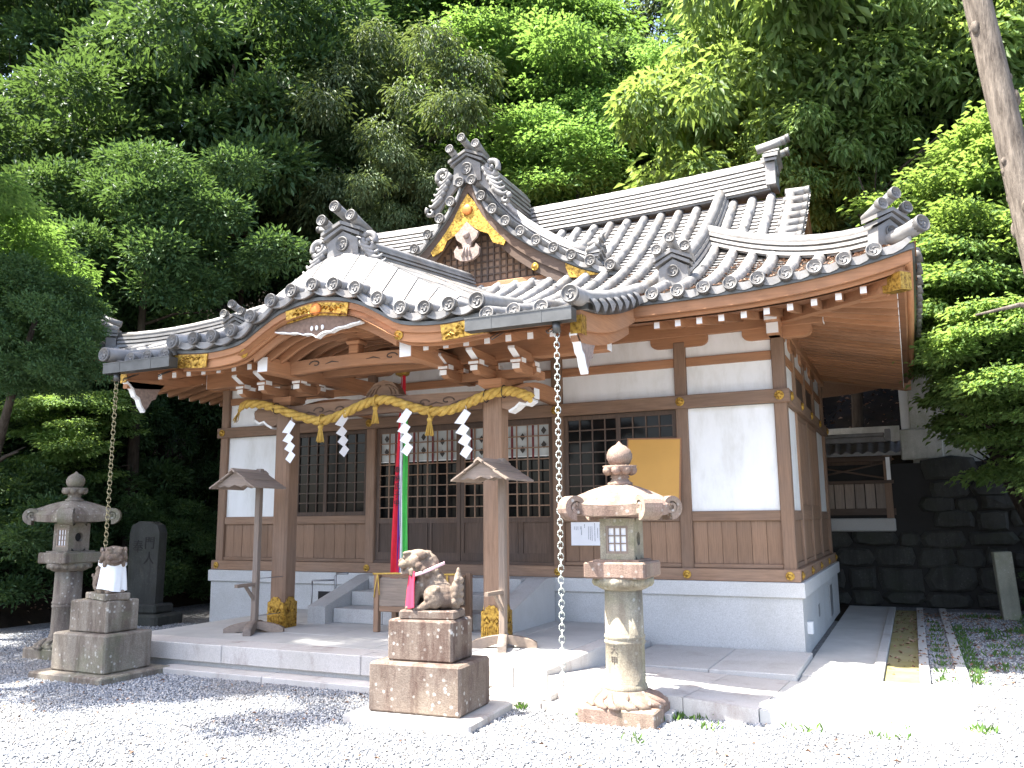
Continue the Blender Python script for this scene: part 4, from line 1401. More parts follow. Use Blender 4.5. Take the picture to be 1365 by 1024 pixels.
# --- rain gutters with outlets; the chains that hang from them are things of their own
for s in (-1, 1):
    x0, x1 = X(s * 2.02), X(s * 3.16)
    a, c = min(x0, x1), max(x0, x1)
    b = MB(); y0, y1, z0, z1 = YK - .155, YK - .02, 3.50, 3.63
    t = .006
    b.box((a, y0, z0), (c, y0 + t, z1)); b.box((a, y1 - t, z0), (c, y1, z1 - .01)); b.box((a, y0 + t, z0), (c, y1 - t, z0 + t)); b.box((a, y0 + t, z0 + t), (a + t, y1 - t, z1 - .005)); b.box((c - t, y0 + t, z0 + t), (c, y1 - t, z1 - .005))
    b.box((a - .002, y0 - .006, z1 - .012), (c + .002, y0 + .012, z1 + .002))
    for k in (.25, .72): b.box((a + (c - a) * k, y0 - .003, z0 - .002), (a + (c - a) * k + .012, y0, z1))
    gt = b.build('rain_gutter', M_GUT, hall)
    for k in (.22, .75):
        xx = a + (c - a) * k
        b = MB(); b.tube([(xx - .03, YK + .15, 3.52), (xx - .032, y1, 3.44), (xx, y1 - .03, 3.41), (xx + .032, y1, 3.44), (xx + .03, YK + .15, 3.52)], .006, 6); b.build('gutter_hook', M_GUT, gt)
    ox = X(s * 2.98)
    b = MB(); b.lathe([(.04, 3.40), (.04, 3.50)], 12, Matrix.Translation((ox, (y0 + y1) / 2, 0))); b.build('outlet', M_GUT, gt)
CHY = YK - .0875
# ------------------------------------------------------------ rain chains
def ring_mesh(name, rx, rz, r, mat, n=14):
    b = MB(); b.tube([(rx * cos(2 * pi * k / n), 0, rz * sin(2 * pi * k / n)) for k in range(n)], r, 6, closed=True); return b.mesh(name, mat)
def rain_chain(x, y, ztop, zbot, mat, label):
    root = empty('rain_chain', (x, y, zbot), 0, label, 'rain chain')
    me = ring_mesh('chain_link', .025, .034, .0052, mat)
    n = int((ztop - zbot) / .052)
    for k in range(n + 1):
        z = zbot + .035 + k * .052
        share('chain_link', me, root, (x + random.uniform(-.002, .002), y, z), (0, random.uniform(-.1, .1), radians(25) + (pi / 2 if k % 2 else 0) + random.uniform(-.15, .15)))
rain_chain(X(2.98), CHY, 3.39, .02, M_CHAIN, 'pale rain chain hanging from the gutter close to the pale stone lantern')
rain_chain(X(-2.98), CHY, 3.39, .02, M_CHAIND, 'dull brown rain chain hanging from the gutter against dark woods')

# ------------------------------------------------------------ twisted straw rope with tassels
rp_pts = [(-2.20, 3.12), (-2.10, 3.20), (-1.85, 3.19), (-1.53, 3.11), (-1.15, 2.98), (-.81, 2.91), (-.5, 2.97), (-.23, 3.06), (0, 3.11), (.23, 3.10), (.5, 3.01), (.80, 2.93), (1.08, 2.93), (1.33, 3.0), (1.55, 3.06), (1.79, 3.10), (1.96, 3.07), (2.12, 3.0)]
rope = empty('straw_rope', (X(0), 8.53, 3.1), 0, 'thick twisted yellow straw rope slung across the porch front', 'sacred rope')
def crp(pts, n):
    out = []
    P = [Vector((p[0], 0, p[1])) for p in pts]
    for i in range(len(P) - 1):
        p0, p1, p2, p3 = P[max(i - 1, 0)], P[i], P[i + 1], P[min(i + 2, len(P) - 1)]
        for k in range(n):
            t = k / n
            out.append(.5 * ((2 * p1) + (-p0 + p2) * t + (2 * p0 - 5 * p1 + 4 * p2 - p3) * t * t + (-p0 + 3 * p1 - 3 * p2 + p3) * t ** 3))
    return out + [P[-1]]
cl = crp(rp_pts, 14)
for st in range(3):
    pts, rs = [], []
    for i, p in enumerate(cl):
        t = cl[min(i + 1, len(cl) - 1)] - cl[max(i - 1, 0)]; t.normalize()
        nrm = Vector((-t.z, 0, t.x)); a = i * .33 + st * 2 * pi / 3
        f = min(1, (i + 2) / 18)
        y = 8.53 - (.02 if abs(p.x) > 1.4 and abs(p.x) < 1.72 else 0)
        pts.append(Vector((X(p.x), y, p.z)) + (nrm * cos(a) + Vector((0, 1, 0)) * sin(a)) * .030 * f); rs.append(.032 * (.45 + .55 * f))
    b = MB(); b.tube(pts, rs, 8); b.build('rope_strand', M_ROPE, rope)
b = MB()
for k in range(26):
    a = random.uniform(0, 2 * pi); r = random.uniform(0, .03)
    b.tube([(X(-2.19), 8.53 + r * sin(a) * .3, 3.13), (X(-2.23) + r * .6, 8.53 + r * sin(a), 3.07), (X(-2.26) + r * cos(a) * 1.6, 8.53 + r * sin(a) * 1.6, 2.99 + random.uniform(-.03, .03))], .004, 4)
b.build('frayed_end', M_ROPE, rope)
b = MB()
for x in (-1.55, 1.55, 1.78):
    z = lerp_tab([(p[0], p[1]) for p in rp_pts], x)
    b.tube([(X(x) + .004 * sin(a), 8.53 + .072 * cos(a), z + .072 * sin(a)) for a in np.linspace(0, 2 * pi, 14)[:-1]], .006, 5, closed=True)
b.build('binding_cord', M_INK, rope)
for x, z in ((-.80, 2.89), (.03, 3.08), (.81, 2.89)):
    b = MB()
    for k in range(46):
        a = random.uniform(0, 2 * pi); r = sqrt(random.random())
        b.tube([(X(x) + .016 * r * cos(a), 8.50 + .016 * r * sin(a), z - .02), (X(x) + .022 * r * cos(a), 8.50 + .022 * r * sin(a), z - .10), (X(x) + .055 * r * cos(a), 8.50 + .045 * r * sin(a), z - .25 + random.uniform(-.012, .012))], .0055, 4)
    b.lathe([(.030, -.05), (.034, -.03), (.030, -.01)], 10, Matrix.Translation((X(x), 8.50, z - .035)))
    b.tube([(X(x) + .066 * 0, 8.53 + .068 * cos(a), z + .03 + .07 * sin(a)) for a in np.linspace(0, 2 * pi, 12)[:-1]], .012, 6, closed=True)
    b.build('straw_tassel', M_ROPE, rope)
# zig-zag paper streamers
def shide(x, z0, L, rz, label):
    root = empty('paper_streamer', (X(x), 8.47, z0 - L), 0, label, 'paper streamer', None)
    M = Matrix.Translation((X(x), 8.47, z0)) @ Matrix.Rotation(rz, 4, 'Z')
    b = MB(); k = L / .47
    for i, pts in enumerate(([(.03, .0), (.10, -.045), (.022, -.150), (-.082, -.132)], [(.012, -.138), (.085, -.190), (.03, -.262), (-.068, -.226)], [(.032, -.232), (.105, -.286), (.048, -.366), (-.042, -.318)], [(.05, -.338), (.118, -.390), (.05, -.478), (-.02, -.430)])):
        y = -.004 * (i % 2)
        b.prism([(p[0] * k, p[1] * k) for p in pts], y, y + .0015, 'Y', M)
    b.tube([(X(x) + .05 * k, 8.475, z0 - .015), (X(x) + .03, 8.50, z0 + .06)], .003, 4)
    b.build('folded_paper', M_PAPER, root)
shide(-1.30, 2.94, .55, 0, 'white zigzag paper streamer in front of the left porch pillar')
shide(-.46, 2.98, .54, 1.32, 'thin white zigzag paper streamer turned nearly edge-on in front of dark window')
shide(.46, 2.98, .57, 0, 'white zigzag paper streamer overlapping the red and green bell cloth')
shide(1.26, 2.92, .57, 0, 'white zigzag paper streamer beside the right porch pillar before the door')

# ------------------------------------------------------------ bell rope: hanging cloths
BX, BY = X(0.0), 9.15
bell = empty('bell_rope', (BX, BY, .75), 0, 'hanging bell rope of red, white, purple and green cloth strips', 'bell rope')
def cloth(name, mat, x0, x1, z0, z1, y, w, tw, ph):
    b = MB()
    def fn(u, v):
        x = x0 + (x1 - x0) * v; a = tw * sin(v * 3 + ph)
        ww = w * (.45 + .55 * min(1, v * 2.2))
        return Vector((BX + x + ww * (u - .5) * cos(a), BY + y + ww * (u - .5) * sin(a) + .02 * sin(u * 7 + v * 5 + ph), z1 + (z0 - z1) * v))
    b.grid(fn, 8, 30); b.grid(lambda u, v: fn(u, v) + Vector((0, .003, 0)), 8, 30, flip=True)
    return b.build(name, mat, bell)
rc = cloth('red_cloth', M_RED, .03, -.06, .76, 3.55, -.03, .12, .35, .2)
cloth('green_cloth', M_GREEN, .065, .085, 1.15, 3.05, -.02, .080, .3, 1.0)
cloth('white_cloth', M_WCLOTH, .03, .025, .92, 3.5, -.035, .04, .3, 2.0)
cloth('purple_cloth', M_PURP, .02, -.005, .86, 3.5, -.028, .04, .3, .5)
b = MB(); b.lathe([(.02, 3.50), (.09, 3.53), (.11, 3.60), (.09, 3.67), (.02, 3.70)], 16, Matrix.Translation((BX, BY, 0))); b.tube([(BX, BY, 3.68), (BX, BY, 3.88)], .012, 6); b.build('bell', M_GOLD, bell)
def text_mesh(s, size, ext=.002):
    cu = bpy.data.curves.new('lettering', 'FONT'); cu.body = s; cu.size = size; cu.align_x = 'CENTER'; cu.align_y = 'CENTER'; cu.extrude = ext; cu.resolution_u = 2
    o = bpy.data.objects.new('lettering', cu); COL.objects.link(o)
    dg = bpy.context.evaluated_depsgraph_get(); dg.update()
    me = bpy.data.meshes.new_from_object(o.evaluated_get(dg)); me.name = 'lettering'
    bpy.data.objects.remove(o); bpy.data.curves.remove(cu)
    return me
def letters(parent, chars, x, y, z, step, size, mat, rz=0, name='lettering'):
    for k, ch in enumerate(chars):
        me = text_mesh(ch, size); me.materials.clear(); me.materials.append(mat)
        share(name, me, parent, (x, y, z - k * step), (pi / 2, 0, rz))
letters(bell, '奉納氏子中', BX - .015, BY - .075, 2.28, .105, .092, M_INK)

# ------------------------------------------------------------ offering box behind the lion
ob = empty('offering_box', (-5.48, 9.0, ZP), 0, 'weathered wooden offering stand with straw rope behind the red-bibbed lion', 'offering box')
for x in (-.53, .53):
    for y in (-.20, .20):
        b = MB(); b.box((-5.48 + x - .035, 9.0 + y - .035, ZP), (-5.48 + x + .035, 9.0 + y + .035, 1.0), ch=.006); b.build('leg', W['oldZ'], ob)
for y in (-.215, .185):
    b = MB(); b.box((-5.48 - .492, 9.0 + y, .62), (-5.48 + .492, 9.0 + y + .03, .95)); b.build('panel', W['gryX'], ob)
    b = MB(); b.box((-5.48 - .492, 9.0 + y - .008, .55), (-5.48 + .492, 9.0 + y + .038, .615), ch=.006); b.build('rail', W['oldX'], ob)
b = MB()
for k in range(9): b.box((-5.48 - .50, 9.0 - .17 + k * .04, .952), (-5.48 + .50, 9.0 - .155 + k * .04, .985))
b.build('slat', W['oldX'], ob)
b = MB(); b.tube([(-6.05, 8.76, 1.0), (-5.7, 8.755, 1.012), (-5.3, 8.755, 1.0), (-4.90, 8.76, 1.015)], .012, 6)
for x in (-5.98, -5.0): b.tube([(x, 8.755, 1.0), (x - .03, 8.75, .86), (x - .05, 8.755, .72)], .008, 5); b.tube([(x, 8.755, 1.0), (x + .02, 8.75, .86), (x + .03, 8.755, .75)], .008, 5)
b.build('straw_cord', M_ROPE, ob)

# ------------------------------------------------------------ small roofed lamp posts beside the porch pillars
def lamp_post(x, y, rz, label, tilt=0.0):
    root = empty('roofed_post', (x, y, ZP), rz, label, 'wooden lamp post', 'roofed wooden posts by the porch pillars')
    def B(b, name, mat, par=root): return b.build(name, mat, par, local=True)
    b = MB(); b.box((-.036, -.036, .05), (.036, .036, 2.0), ch=.006); B(b, 'post', W['gryZ'])
    for a in (0.45, 0.45 + pi / 2):
        M = Matrix.Rotation(a, 4, 'Z')
        n = 12; top, bot = [], []
        for i in range(n + 1):
            t = -1 + 2 * i / n
            top.append((t * .36, .06 + .07 * (1 - t * t) - (.0 if abs(t) < .9 else .01))); bot.append((t * .36, (.0 if abs(t) > .55 else .045 * (1 - (t / .55) ** 2))))
        if a > 1: top = [(p[0], p[1] + .012) for p in top]
        b = MB(); b.strip(top, bot, -.045, .045, 'Y'); 
        b.v = [tuple(M @ Vector(v)) for v in b.v]
        B(b, 'foot', W['gryX'])
    # roof: ridge runs towards the front
    y0, y1 = -.50, .08
    for s in (-1, 1):
        for k, (u0, u1) in enumerate(((.0, .19), (.175, .335))):
            z0, z1 = 1.94 - .60 * u0 + (.012 if k == 0 else 0), 1.94 - .60 * u1 + (.012 if k == 0 else 0)
            b = MB(); b.prism([(s * u0, z0), (s * u1, z1), (s * u1, z1 + .018), (s * u0, z0 + .018)], y0 - .02 * k, y1 + .02 * k, 'Y'); B(b, 'roof_board', W['gryY'])
    b = MB(); b.prism([(-.05, 1.945), (0, 1.985), (.05, 1.945), (.045, 1.925), (0, 1.96), (-.045, 1.925)], y0 - .03, y1 + .03, 'Y'); B(b, 'ridge_board', W['gryY'])
    for yy in (y0 + .04, -.05):
        b = MB(); pts = [(-.27, 1.775), (-.23, 1.755), (-.16, 1.775), (-.09, 1.755), (0, 1.785), (.09, 1.755), (.16, 1.775), (.23, 1.755), (.27, 1.775), (0, 1.935)]
        b.prism(pts, yy, yy + .022, 'Y'); B(b, 'gable_board', W['gryX'])
    b = MB(); b.box((-.025, y0 + .05, 1.85), (.025, .05, 1.90)); B(b, 'purlin', W['gryY'])
    b = MB(); b.box((-.022, -.36, .555), (.022, -.037, .595)); ar = B(b, 'arm', W['gryY'])
    b = MB(); b.prism([(-.037, .38), (-.037, .43), (-.16, .554), (-.20, .554)], -.015, .015, 'X'); B(b, 'brace', W['gryY'])
    return root
lp = lamp_post(-7.42, 8.22, .05, 'roofed wooden post standing beside the left porch pillar, tied to it with wire')
b = MB(); b.tube([(-7.39, 8.25, .95), (-7.37, 8.66, .95)], .005, 4); b.tube([(-7.39, 8.25, .50), (-7.37, 8.63, .50)], .005, 4)
wr = b.build('tie_wire', M_STEEL, None); wr.parent = lp; wr.matrix_parent_inverse = Matrix.Translation((-7.42, 8.22, ZP)).inverted() if False else (Matrix.Translation((-7.42, 8.22, ZP)) @ Matrix.Rotation(.05, 4, 'Z')).inverted()
lamp_post(-4.02, 8.24, -.05, 'roofed wooden post standing against the right porch pillar near the rain chain')

# ------------------------------------------------------------ stone lanterns
def carve_lion_base(): pass
def lantern(x, y, z, rz, label, ms, mc, sc=1.0, text=None):
    root = empty('stone_lantern', (x, y, z), rz, label, 'stone lantern', 'pair of stone lanterns before the hall')
    root.scale = (sc,) * 3
    def B(b, name, mat, par=root): return b.build(name, mat, par, local=True)
    b = MB(); b.box((-.325, -.325, -.05), (.325, .325, .13), ch=.012)
    base = B(b, 'base_stone', mc)
    b = MB(); b.lathe([(.31, .12), (.30, .16), (.24, .20), (.20, .225), (.19, .24)], 28)
    for k in range(8):
        a = 2 * pi * (k + .5) / 8
        for j in range(2):
            aa = a + (j - .5) * .34
            pts = [(.20 * cos(a), .20 * sin(a), .215), (.27 * cos(aa), .27 * sin(aa), .175), (.315 * cos(aa + .12), .315 * sin(aa + .12), .145), (.33 * cos(aa + .34), .33 * sin(aa + .34), .128)]
            b.tube(pts, [.02, .034, .034, .016], 8)
    B(b, 'carved_lotus', mc, base)
    b = MB(); b.lathe([(.178, .23), (.182, .25), (.178, .275), (.166, .285), (.164, .60), (.172, .61), (.175, .625), (.166, .64), (.166, .645), (.175, .66), (.172, .675), (.164, .685), (.160, 1.06)], 36); sh = B(b, 'shaft', ms)
    if text:
        for k, ch in enumerate(text):
            me = text_mesh(ch, .072, .003); me.materials.clear(); me.materials.append(mat_carve)
            q = share('carved_letter', me, sh, (0, 0, 0), (pi / 2, 0, -.30)); q.location = (-.165 * sin(.30) - .0, -.1655 * cos(.30), .565 - k * .085)
    b = MB(); b.lathe([(.165, 1.045), (.21, 1.065), (.255, 1.11), (.262, 1.15)], 32)
    for k in range(16):
        a = 2 * pi * k / 16; b.ball((.225 * cos(a), .225 * sin(a), 1.115), (.045, .045, .04), 8)
    B(b, 'lotus_bowl', ms)
    b = MB(); b.box((-.265, -.265, 1.15), (.265, .265, 1.285), ch=.014); b.box((-.20, -.20, 1.285), (.20, .20, 1.302)); B(b, 'platform', mc)
    # fire box with four corner walls, real openings
    hw = .148; z0, z1 = 1.303, 1.645
    b = MB()
    wz0, wz1, ww = 1.352, 1.585, .098
    b.box((-hw, -hw, z0), (hw, -hw + .05, wz0)); b.box((-hw, -hw, wz1), (hw, -hw + .05, z1)); b.box((-hw, -hw, wz0), (-ww, -hw + .05, wz1)); b.box((ww, -hw, wz0), (hw, -hw + .05, wz1))
    b.box((-hw, hw - .05, z0), (hw, hw, z1)); b.box((-hw, -hw + .05, z0), (-hw + .05, hw - .05, z1))
    # right wall with a round hole
    n = 20; R = .058; zc = (z0 + z1) / 2
    ring = [(R * cos(2 * pi * k / n), zc + R * sin(2 * pi * k / n)) for k in range(n)]
    outer = []
    for k in range(n):
        a = 2 * pi * k / n; c, s_ = cos(a), sin(a); m_ = max(abs(c) / (hw - .05), abs(s_) / ((z1 - z0) / 2)); outer.append((c / m_, zc + s_ / m_))
    vs_ = [(hw, p[0], p[1]) for p in ring] + [(hw, p[0], p[1]) for p in outer] + [(hw - .05, p[0], p[1]) for p in ring]
    fs = []
    for k in range(n):
        k2 = (k + 1) % n
        fs += [(k, n + k, n + k2, k2), (k, k2, 2 * n + k2, 2 * n + k)]
    b.add(vs_, fs)
    b.box((hw - .05, -hw + .05, z0), (hw - .001, -hw + .0501, z1)); 
    for yy in (-hw + .05, hw - .05): b.box((hw - .02, min(yy, yy + (-.0005 if yy > 0 else .0005)), z0), (hw, max(yy, yy + (-.0005 if yy > 0 else .0005)), z1))
    fb = B(b, 'fire_box', ms)
    b = MB(); fz = .02
    b.box((-ww, -hw + .006, wz0), (-ww + fz, -hw + .03, wz1)); b.box((ww - fz, -hw + .006, wz0), (ww, -hw + .03, wz1)); b.box((-ww + fz, -hw + .006, wz0), (ww - fz, -hw + .03, wz0 + fz)); b.box((-ww + fz, -hw + .006, wz1 - fz), (ww - fz, -hw + .03, wz1))
    for k in (1, 2):
        xx = -ww + fz + (2 * ww - 2 * fz) * k / 3; b.box((xx - .005, -hw + .012, wz0 + fz), (xx + .005, -hw + .026, wz1 - fz))
        zz = wz0 + fz + (wz1 - wz0 - 2 * fz) * k / 3; b.box((-ww + fz, -hw + .014, zz - .005), (ww - fz, -hw + .024, zz + .005))
    wf = B(b, 'window_frame', W['gryZ'], fb)
    b = MB(); b.box((-ww + .01, -hw + .027, wz0 + .01), (ww - .01, -hw + .0285, wz1 - .01)); B(b, 'paper_pane', M_PAPER, wf)
    b = MB(); b.box((-hw + .052, -hw + .052, z0), (hw - .052, hw - .052, z1)); B(b, 'hollow_shade_block', M_DARK, fb)  # solid black block painted as the shade inside the fire box
    # cap with rolled corners
    b = MB(); N = 16; hc = .375
    def capf(u, v):
        x, y = (-1 + 2 * u), (-1 + 2 * v)
        m_ = max(abs(x), abs(y)); cr = min(abs(x), abs(y)) * m_
        return Vector((x * hc * (1 - .10 * (1 - cr)), y * hc * (1 - .10 * (1 - cr)), 1.765 + .18 * (1 - m_ ** 2.1) ** .9 + .03 * cr ** 3 - .012 * m_ * (1 - cr)))
    def capu(u, v):
        x, y = (-1 + 2 * u), (-1 + 2 * v); m_ = max(abs(x), abs(y)); cr = min(abs(x), abs(y)) * m_
        return Vector((x * hc * (.97 - .10 * (1 - cr)), y * hc * (.97 - .10 * (1 - cr)), 1.648 + .02 * m_ + .03 * cr ** 3))
    b.grid(capf, N, N); b.grid(capu, N, N, flip=True)
    per = [(i / N, 0) for i in range(N)] + [(1, i / N) for i in range(N)] + [(1 - i / N, 1) for i in range(N)] + [(0, 1 - i / N) for i in range(N)]
    P = [capu(*p) for p in per] + [capf(*p) for p in per]; m_ = len(per)
    b.add(P, [(i, (i + 1) % m_, m_ + (i + 1) % m_, m_ + i) for i in range(m_)], True)
    for sx in (-1, 1):
        for sy in (-1, 1):
            M = Matrix.Translation((sx * .325, sy * .325, 1.748)) @ Matrix.Rotation(atan2(sy, sx), 4, 'Z')
            # fern-curl: spiral ribbon with width
            sp = []
            for i in range(30):
                t = i / 29; a = -pi / 2 + t * 3.6 * pi * .9; rr = .104 * (1 - t) ** .8 + .014
                sp.append((rr * cos(a), rr * sin(a)))
            prev = None; vs_ = []
            for i, (px, pz) in enumerate(sp):
                k = 1 - i / 29
                th = .020 * k + .008; L = hypot(px, pz)
                for (f, yy) in ((1, -.085), (1, .085), (max(0, 1 - th * 2 / L), .085), (max(0, 1 - th * 2 / L), -.085)):
                    vs_.append(M @ Vector((px * f, yy, pz * f)))
            fs = [(0, 1, 2, 3)]
            for i in range(29):
                for q in range(4): fs.append((i * 4 + q, i * 4 + (q + 1) % 4, (i + 1) * 4 + (q + 1) % 4, (i + 1) * 4 + q))
            b.add(vs_, fs, False)
            b.lathe([(.06, -.07), (.062, 0), (.06, .07)], 14, M @ Matrix.Rotation(pi / 2, 4, 'X'))
            # ridge running up to the top
            b.tube([M @ Vector((-.02, 0, .06)), M @ Vector((-.16, 0, .075)), M @ Vector((-.36, 0, .185))], [.03, .022, .012], 8)
    B(b, 'cap', mc)
    b = MB(); b.lathe([(.105, 1.925), (.11, 1.95), (.085, 1.965), (.07, 1.99), (.085, 2.0), (.075, 2.015), (.10, 2.04), (.135, 2.07), (.15, 2.10), (.135, 2.098), (.10, 2.09), (.09, 2.10)], 28)
    for k in range(8):
        a = 2 * pi * k / 8; b.ball((.112 * cos(a), .112 * sin(a), 2.06), (.045, .045, .045), 8)
    B(b, 'lotus_finial', mc)
    b = MB(); b.lathe([(.06, 2.095), (.092, 2.12), (.112, 2.165), (.112, 2.20), (.095, 2.24), (.06, 2.27), (.03, 2.285), (.012, 2.305), (.002, 2.315)], 28); B(b, 'jewel_finial', mc)
    return root
mat_carve = flat('carved_shadow_ink', (.10, .085, .07), .95)
lantern(-2.28, 7.02, 0, .02, 'pale stone lantern with reddish curled cap standing near the rain chain', M_LANR, M_CAPR, 1.0, '大甲')
lantern(-9.78, 7.42, 0, -.03, 'mossy grey stone lantern in front of the dark woods', M_LANL, M_LANL, 1.0)

# ------------------------------------------------------------ lion statues on stone pedestals
def remesh(b, voxel, smooth, mat, name):
    me = b.mesh('tmp', mat)
    o = bpy.data.objects.new('tmp', me); COL.objects.link(o)
    r = o.modifiers.new('r', 'REMESH'); r.mode = 'VOXEL'; r.voxel_size = voxel
    s = o.modifiers.new('s', 'SMOOTH'); s.iterations = smooth; s.factor = .5
    dg = bpy.context.evaluated_depsgraph_get(); dg.update()
    out = bpy.data.meshes.new_from_object(o.evaluated_get(dg)); out.name = name
    bpy.data.objects.remove(o); bpy.data.meshes.remove(me)
    out.polygons.foreach_set('use_smooth', [True] * len(out.polygons))
    return out
def lion(x, y, z, rz, head, label, bibmat, colmat, open_mouth):
    root = empty('lion_statue', (x, y, z), rz, label, 'lion statue', 'pair of guardian lion statues')
    b = MB(); b.box((-.25, -.145, 0), (.25, .145, .075), ch=.012); b.build('plinth', M_PEDR if open_mouth else M_PEDL, root, local=True)
    Z0 = .07
    b = MB(); T = Matrix.Translation((0, 0, Z0))
    def ball(c, r, M=None): b.ball((0, 0, 0), r, 14, T @ Matrix.Translation(c) @ (M or Matrix.Identity(4)))
    def cap(p, q, r0, r1, n=7):
        for i in range(n):
            t = i / (n - 1); c = Vector(p).lerp(Vector(q), t); rr = r0 + (r1 - r0) * t; ball(c, (rr, rr, rr))
    RY = lambda a: Matrix.Rotation(a, 4, 'Y')
    cap((-.10, 0, .12), (.05, 0, .29), .105, .092)
    ball((.075, 0, .22), (.085, .085, .13), RY(-.25)); ball((-.11, 0, .09), (.11, .115, .09))
    for s in (-1, 1):
        ball((-.045, s * .095, .115), (.092, .05, .105), RY(.35)); cap((-.02, s * .105, .07), (.055, s * .105, .025), .04, .036)
        ball((.075, s * .105, .022), (.05, .042, .024))
        cap((.105, s * .062, .21), (.145, s * .062, .04), .043, .036); ball((.165, s * .062, .022), (.052, .042, .026))
        for j in (-1, 0, 1): ball((.205, s * .062 + j * .022, .016), (.018, .012, .016)); ball((.118, s * .105 + j * .022, .015), (.016, .012, .014))
        for j in range(4): ball((-.10 + .035 * j, s * .135, .19 - .03 * j), (.022, .014, .022))
    # tail: an upright flame of stone
    for k, (c, r) in enumerate((((-.205, 0, .08), (.055, .07, .085)), ((-.222, 0, .17), (.05, .07, .09)), ((-.232, 0, .25), (.036, .045, .075)), ((-.235, 0, .31), (.02, .022, .05)))): ball(c, r)
    for s in (-1, 1):
        for k in range(4): ball((-.215 - .006 * k, s * (.06 - .008 * k), .07 + .06 * k), (.026, .022, .03))
    for k in range(4): ball((-.262, 0, .07 + .06 * k), (.022, .03, .03))
    H = Matrix.Translation((.085, 0, .36)) @ Matrix.Rotation(head, 4, 'Z') @ Matrix.Translation((-.085, 0, -.36))
    HS = Matrix.Translation((.06, 0, .35)) @ Matrix.Diagonal((1.2, 1.2, 1.2, 1)) @ Matrix.Translation((-.06, 0, -.35))
    def hb(c, r, M=None): b.ball((0, 0, 0), r, 14, T @ H @ HS @ Matrix.Translation(c) @ (M or Matrix.Identity(4)))
    hb((.06, 0, .36), (.10, .105, .105)); hb((.135, 0, .405), (.092, .092, .078)); hb((.12, 0, .45), (.075, .078, .035))
    hb((.205, 0, .385), (.055, .066, .036)); hb((.245, 0, .398), (.022, .030, .020))
    dj = .0 if open_mouth else .024
    hb((.19, 0, .318 + dj), (.062, .058, .022), RY(.12 if open_mouth else 0)); hb((.16, 0, .34), (.06, .065, .04))
    for s in (-1, 1):
        hb((.19, s * .045, .455), (.038, .032, .018), Matrix.Rotation(s * .3, 4, 'X')); hb((.212, s * .040, .430), (.017, .018, .016))
        hb((.225, s * .045, .375), (.034, .026, .026)); hb((.13, s * .088, .40), (.04, .022, .04)); hb((.075, s * .098, .445), (.034, .018, .03), RY(.5))
        hb((.23, s * .036, .345 if open_mouth else .352), (.010, .009, .014)); hb((.245, s * .024, .412), (.010, .011, .009))
        for j in range(3): hb((.10 - .03 * j, s * .10, .37 - .03 * j), (.026, .022, .026)); hb((.15 + .0 * j, s * .075, .335 - .012 * j), (.024, .022, .02))
    for j in range(5):
        for s in (-1, 0, 1): hb((.050 - .022 * j + (0 if s else .008), s * .060, .448 - .040 * j), (.026, .028, .026))
    for j in range(5): hb((.235, -.036 + .018 * j, .338 + dj * .7), (.008, .008, .010))
    me = remesh(b, .0062, 4, M_LION, 'lion_body')
    o = bpy.data.objects.new('body', me); COL.objects.link(o); o.parent = root
    # bib on a collar band
    b = MB()
    def bf(u, v):
        yy = (-1 + 2 * u); ang = yy * (.92 + .12 * v); R0 = .150 + .018 * v + v * (.010 * sin(yy * 6.3 + 1.1) + .005 * sin(yy * 14 + v * 2))
        return T @ H @ Vector((.052 + R0 * 1.05 * cos(ang), R0 * sin(ang), .322 - (.285 + .02 * sin(yy * 2.2 + .6)) * v + .02 * (1 - cos(ang)) * (1 - v)))
    b.grid(bf, 26, 12, flip=False); b.grid(lambda u, v: bf(u, v) + Vector((-.004, 0, 0)), 26, 12, flip=True)
    b.build('bib', bibmat, root, local=True)
    b = MB(); n = 28; pts = []
    for k in range(n):
        a = 2 * pi * k / n
        pts.append(T @ H @ Vector((.055 + .150 * cos(a), .140 * sin(a), .325 - .045 * cos(a) + (.0 if cos(a) > 0 else -cos(a) * .02))))
    vs_ = []
    for k in range(n):
        c = T @ H @ Vector((.055, 0, .335)); d = (pts[k] - c).normalized()
        for dz, dd in ((-.014, 0), (.014, -.003), (.014, .003), (-.014, .008)): vs_.append(pts[k] + d * dd + Vector((0, 0, dz)))
    fs = []
    for k in range(n):
        k2 = (k + 1) % n
        for q in range(4): fs.append((k * 4 + q, k * 4 + (q + 1) % 4, k2 * 4 + (q + 1) % 4, k2 * 4 + q))
    b.add(vs_, fs, True); b.build('collar', colmat, root, local=True)
def pedestal(x, y, rz, label, mat, slabmat):
    root = empty('stone_pedestal', (x, y, 0), rz, label, 'stone pedestal', 'pair of lion pedestals')
    def B(name, hx, hy, z0, z1, m, ch, ox=0):
        b = MB(); b.box((-hx + ox, -hy, z0), (hx + ox, hy, z1), ch=ch); b.build(name, m, root, local=True)
    B('ground_slab', .58, .45, -.05, .075, slabmat, .015, 0)
    B('lower_block', .425, .305, .077, .475, mat, .018)
    B('upper_block', .305, .205, .477, .815, mat, .016)
pedestal(-3.83, 6.42, .06, 'brown streaked two-step stone pedestal under the red-bibbed lion', M_PEDR, M_SLABS)
pedestal(-8.18, 6.68, -.02, 'grey mossy two-step stone pedestal under the white-bibbed lion', M_PEDL, M_PEDL)
lion(-3.80, 6.40, .816, pi + .18, .22, 'stone lion in profile with open mouth wearing a pink-red bib', M_PINK, flat('pale_pink_band', (.74, .50, .54), .8), True)
lion(-8.12, 6.66, .816, -.30, -.28, 'stone lion facing forward with closed mouth wearing a plain white bib', M_WCLOTH, M_WCLOTH, False)

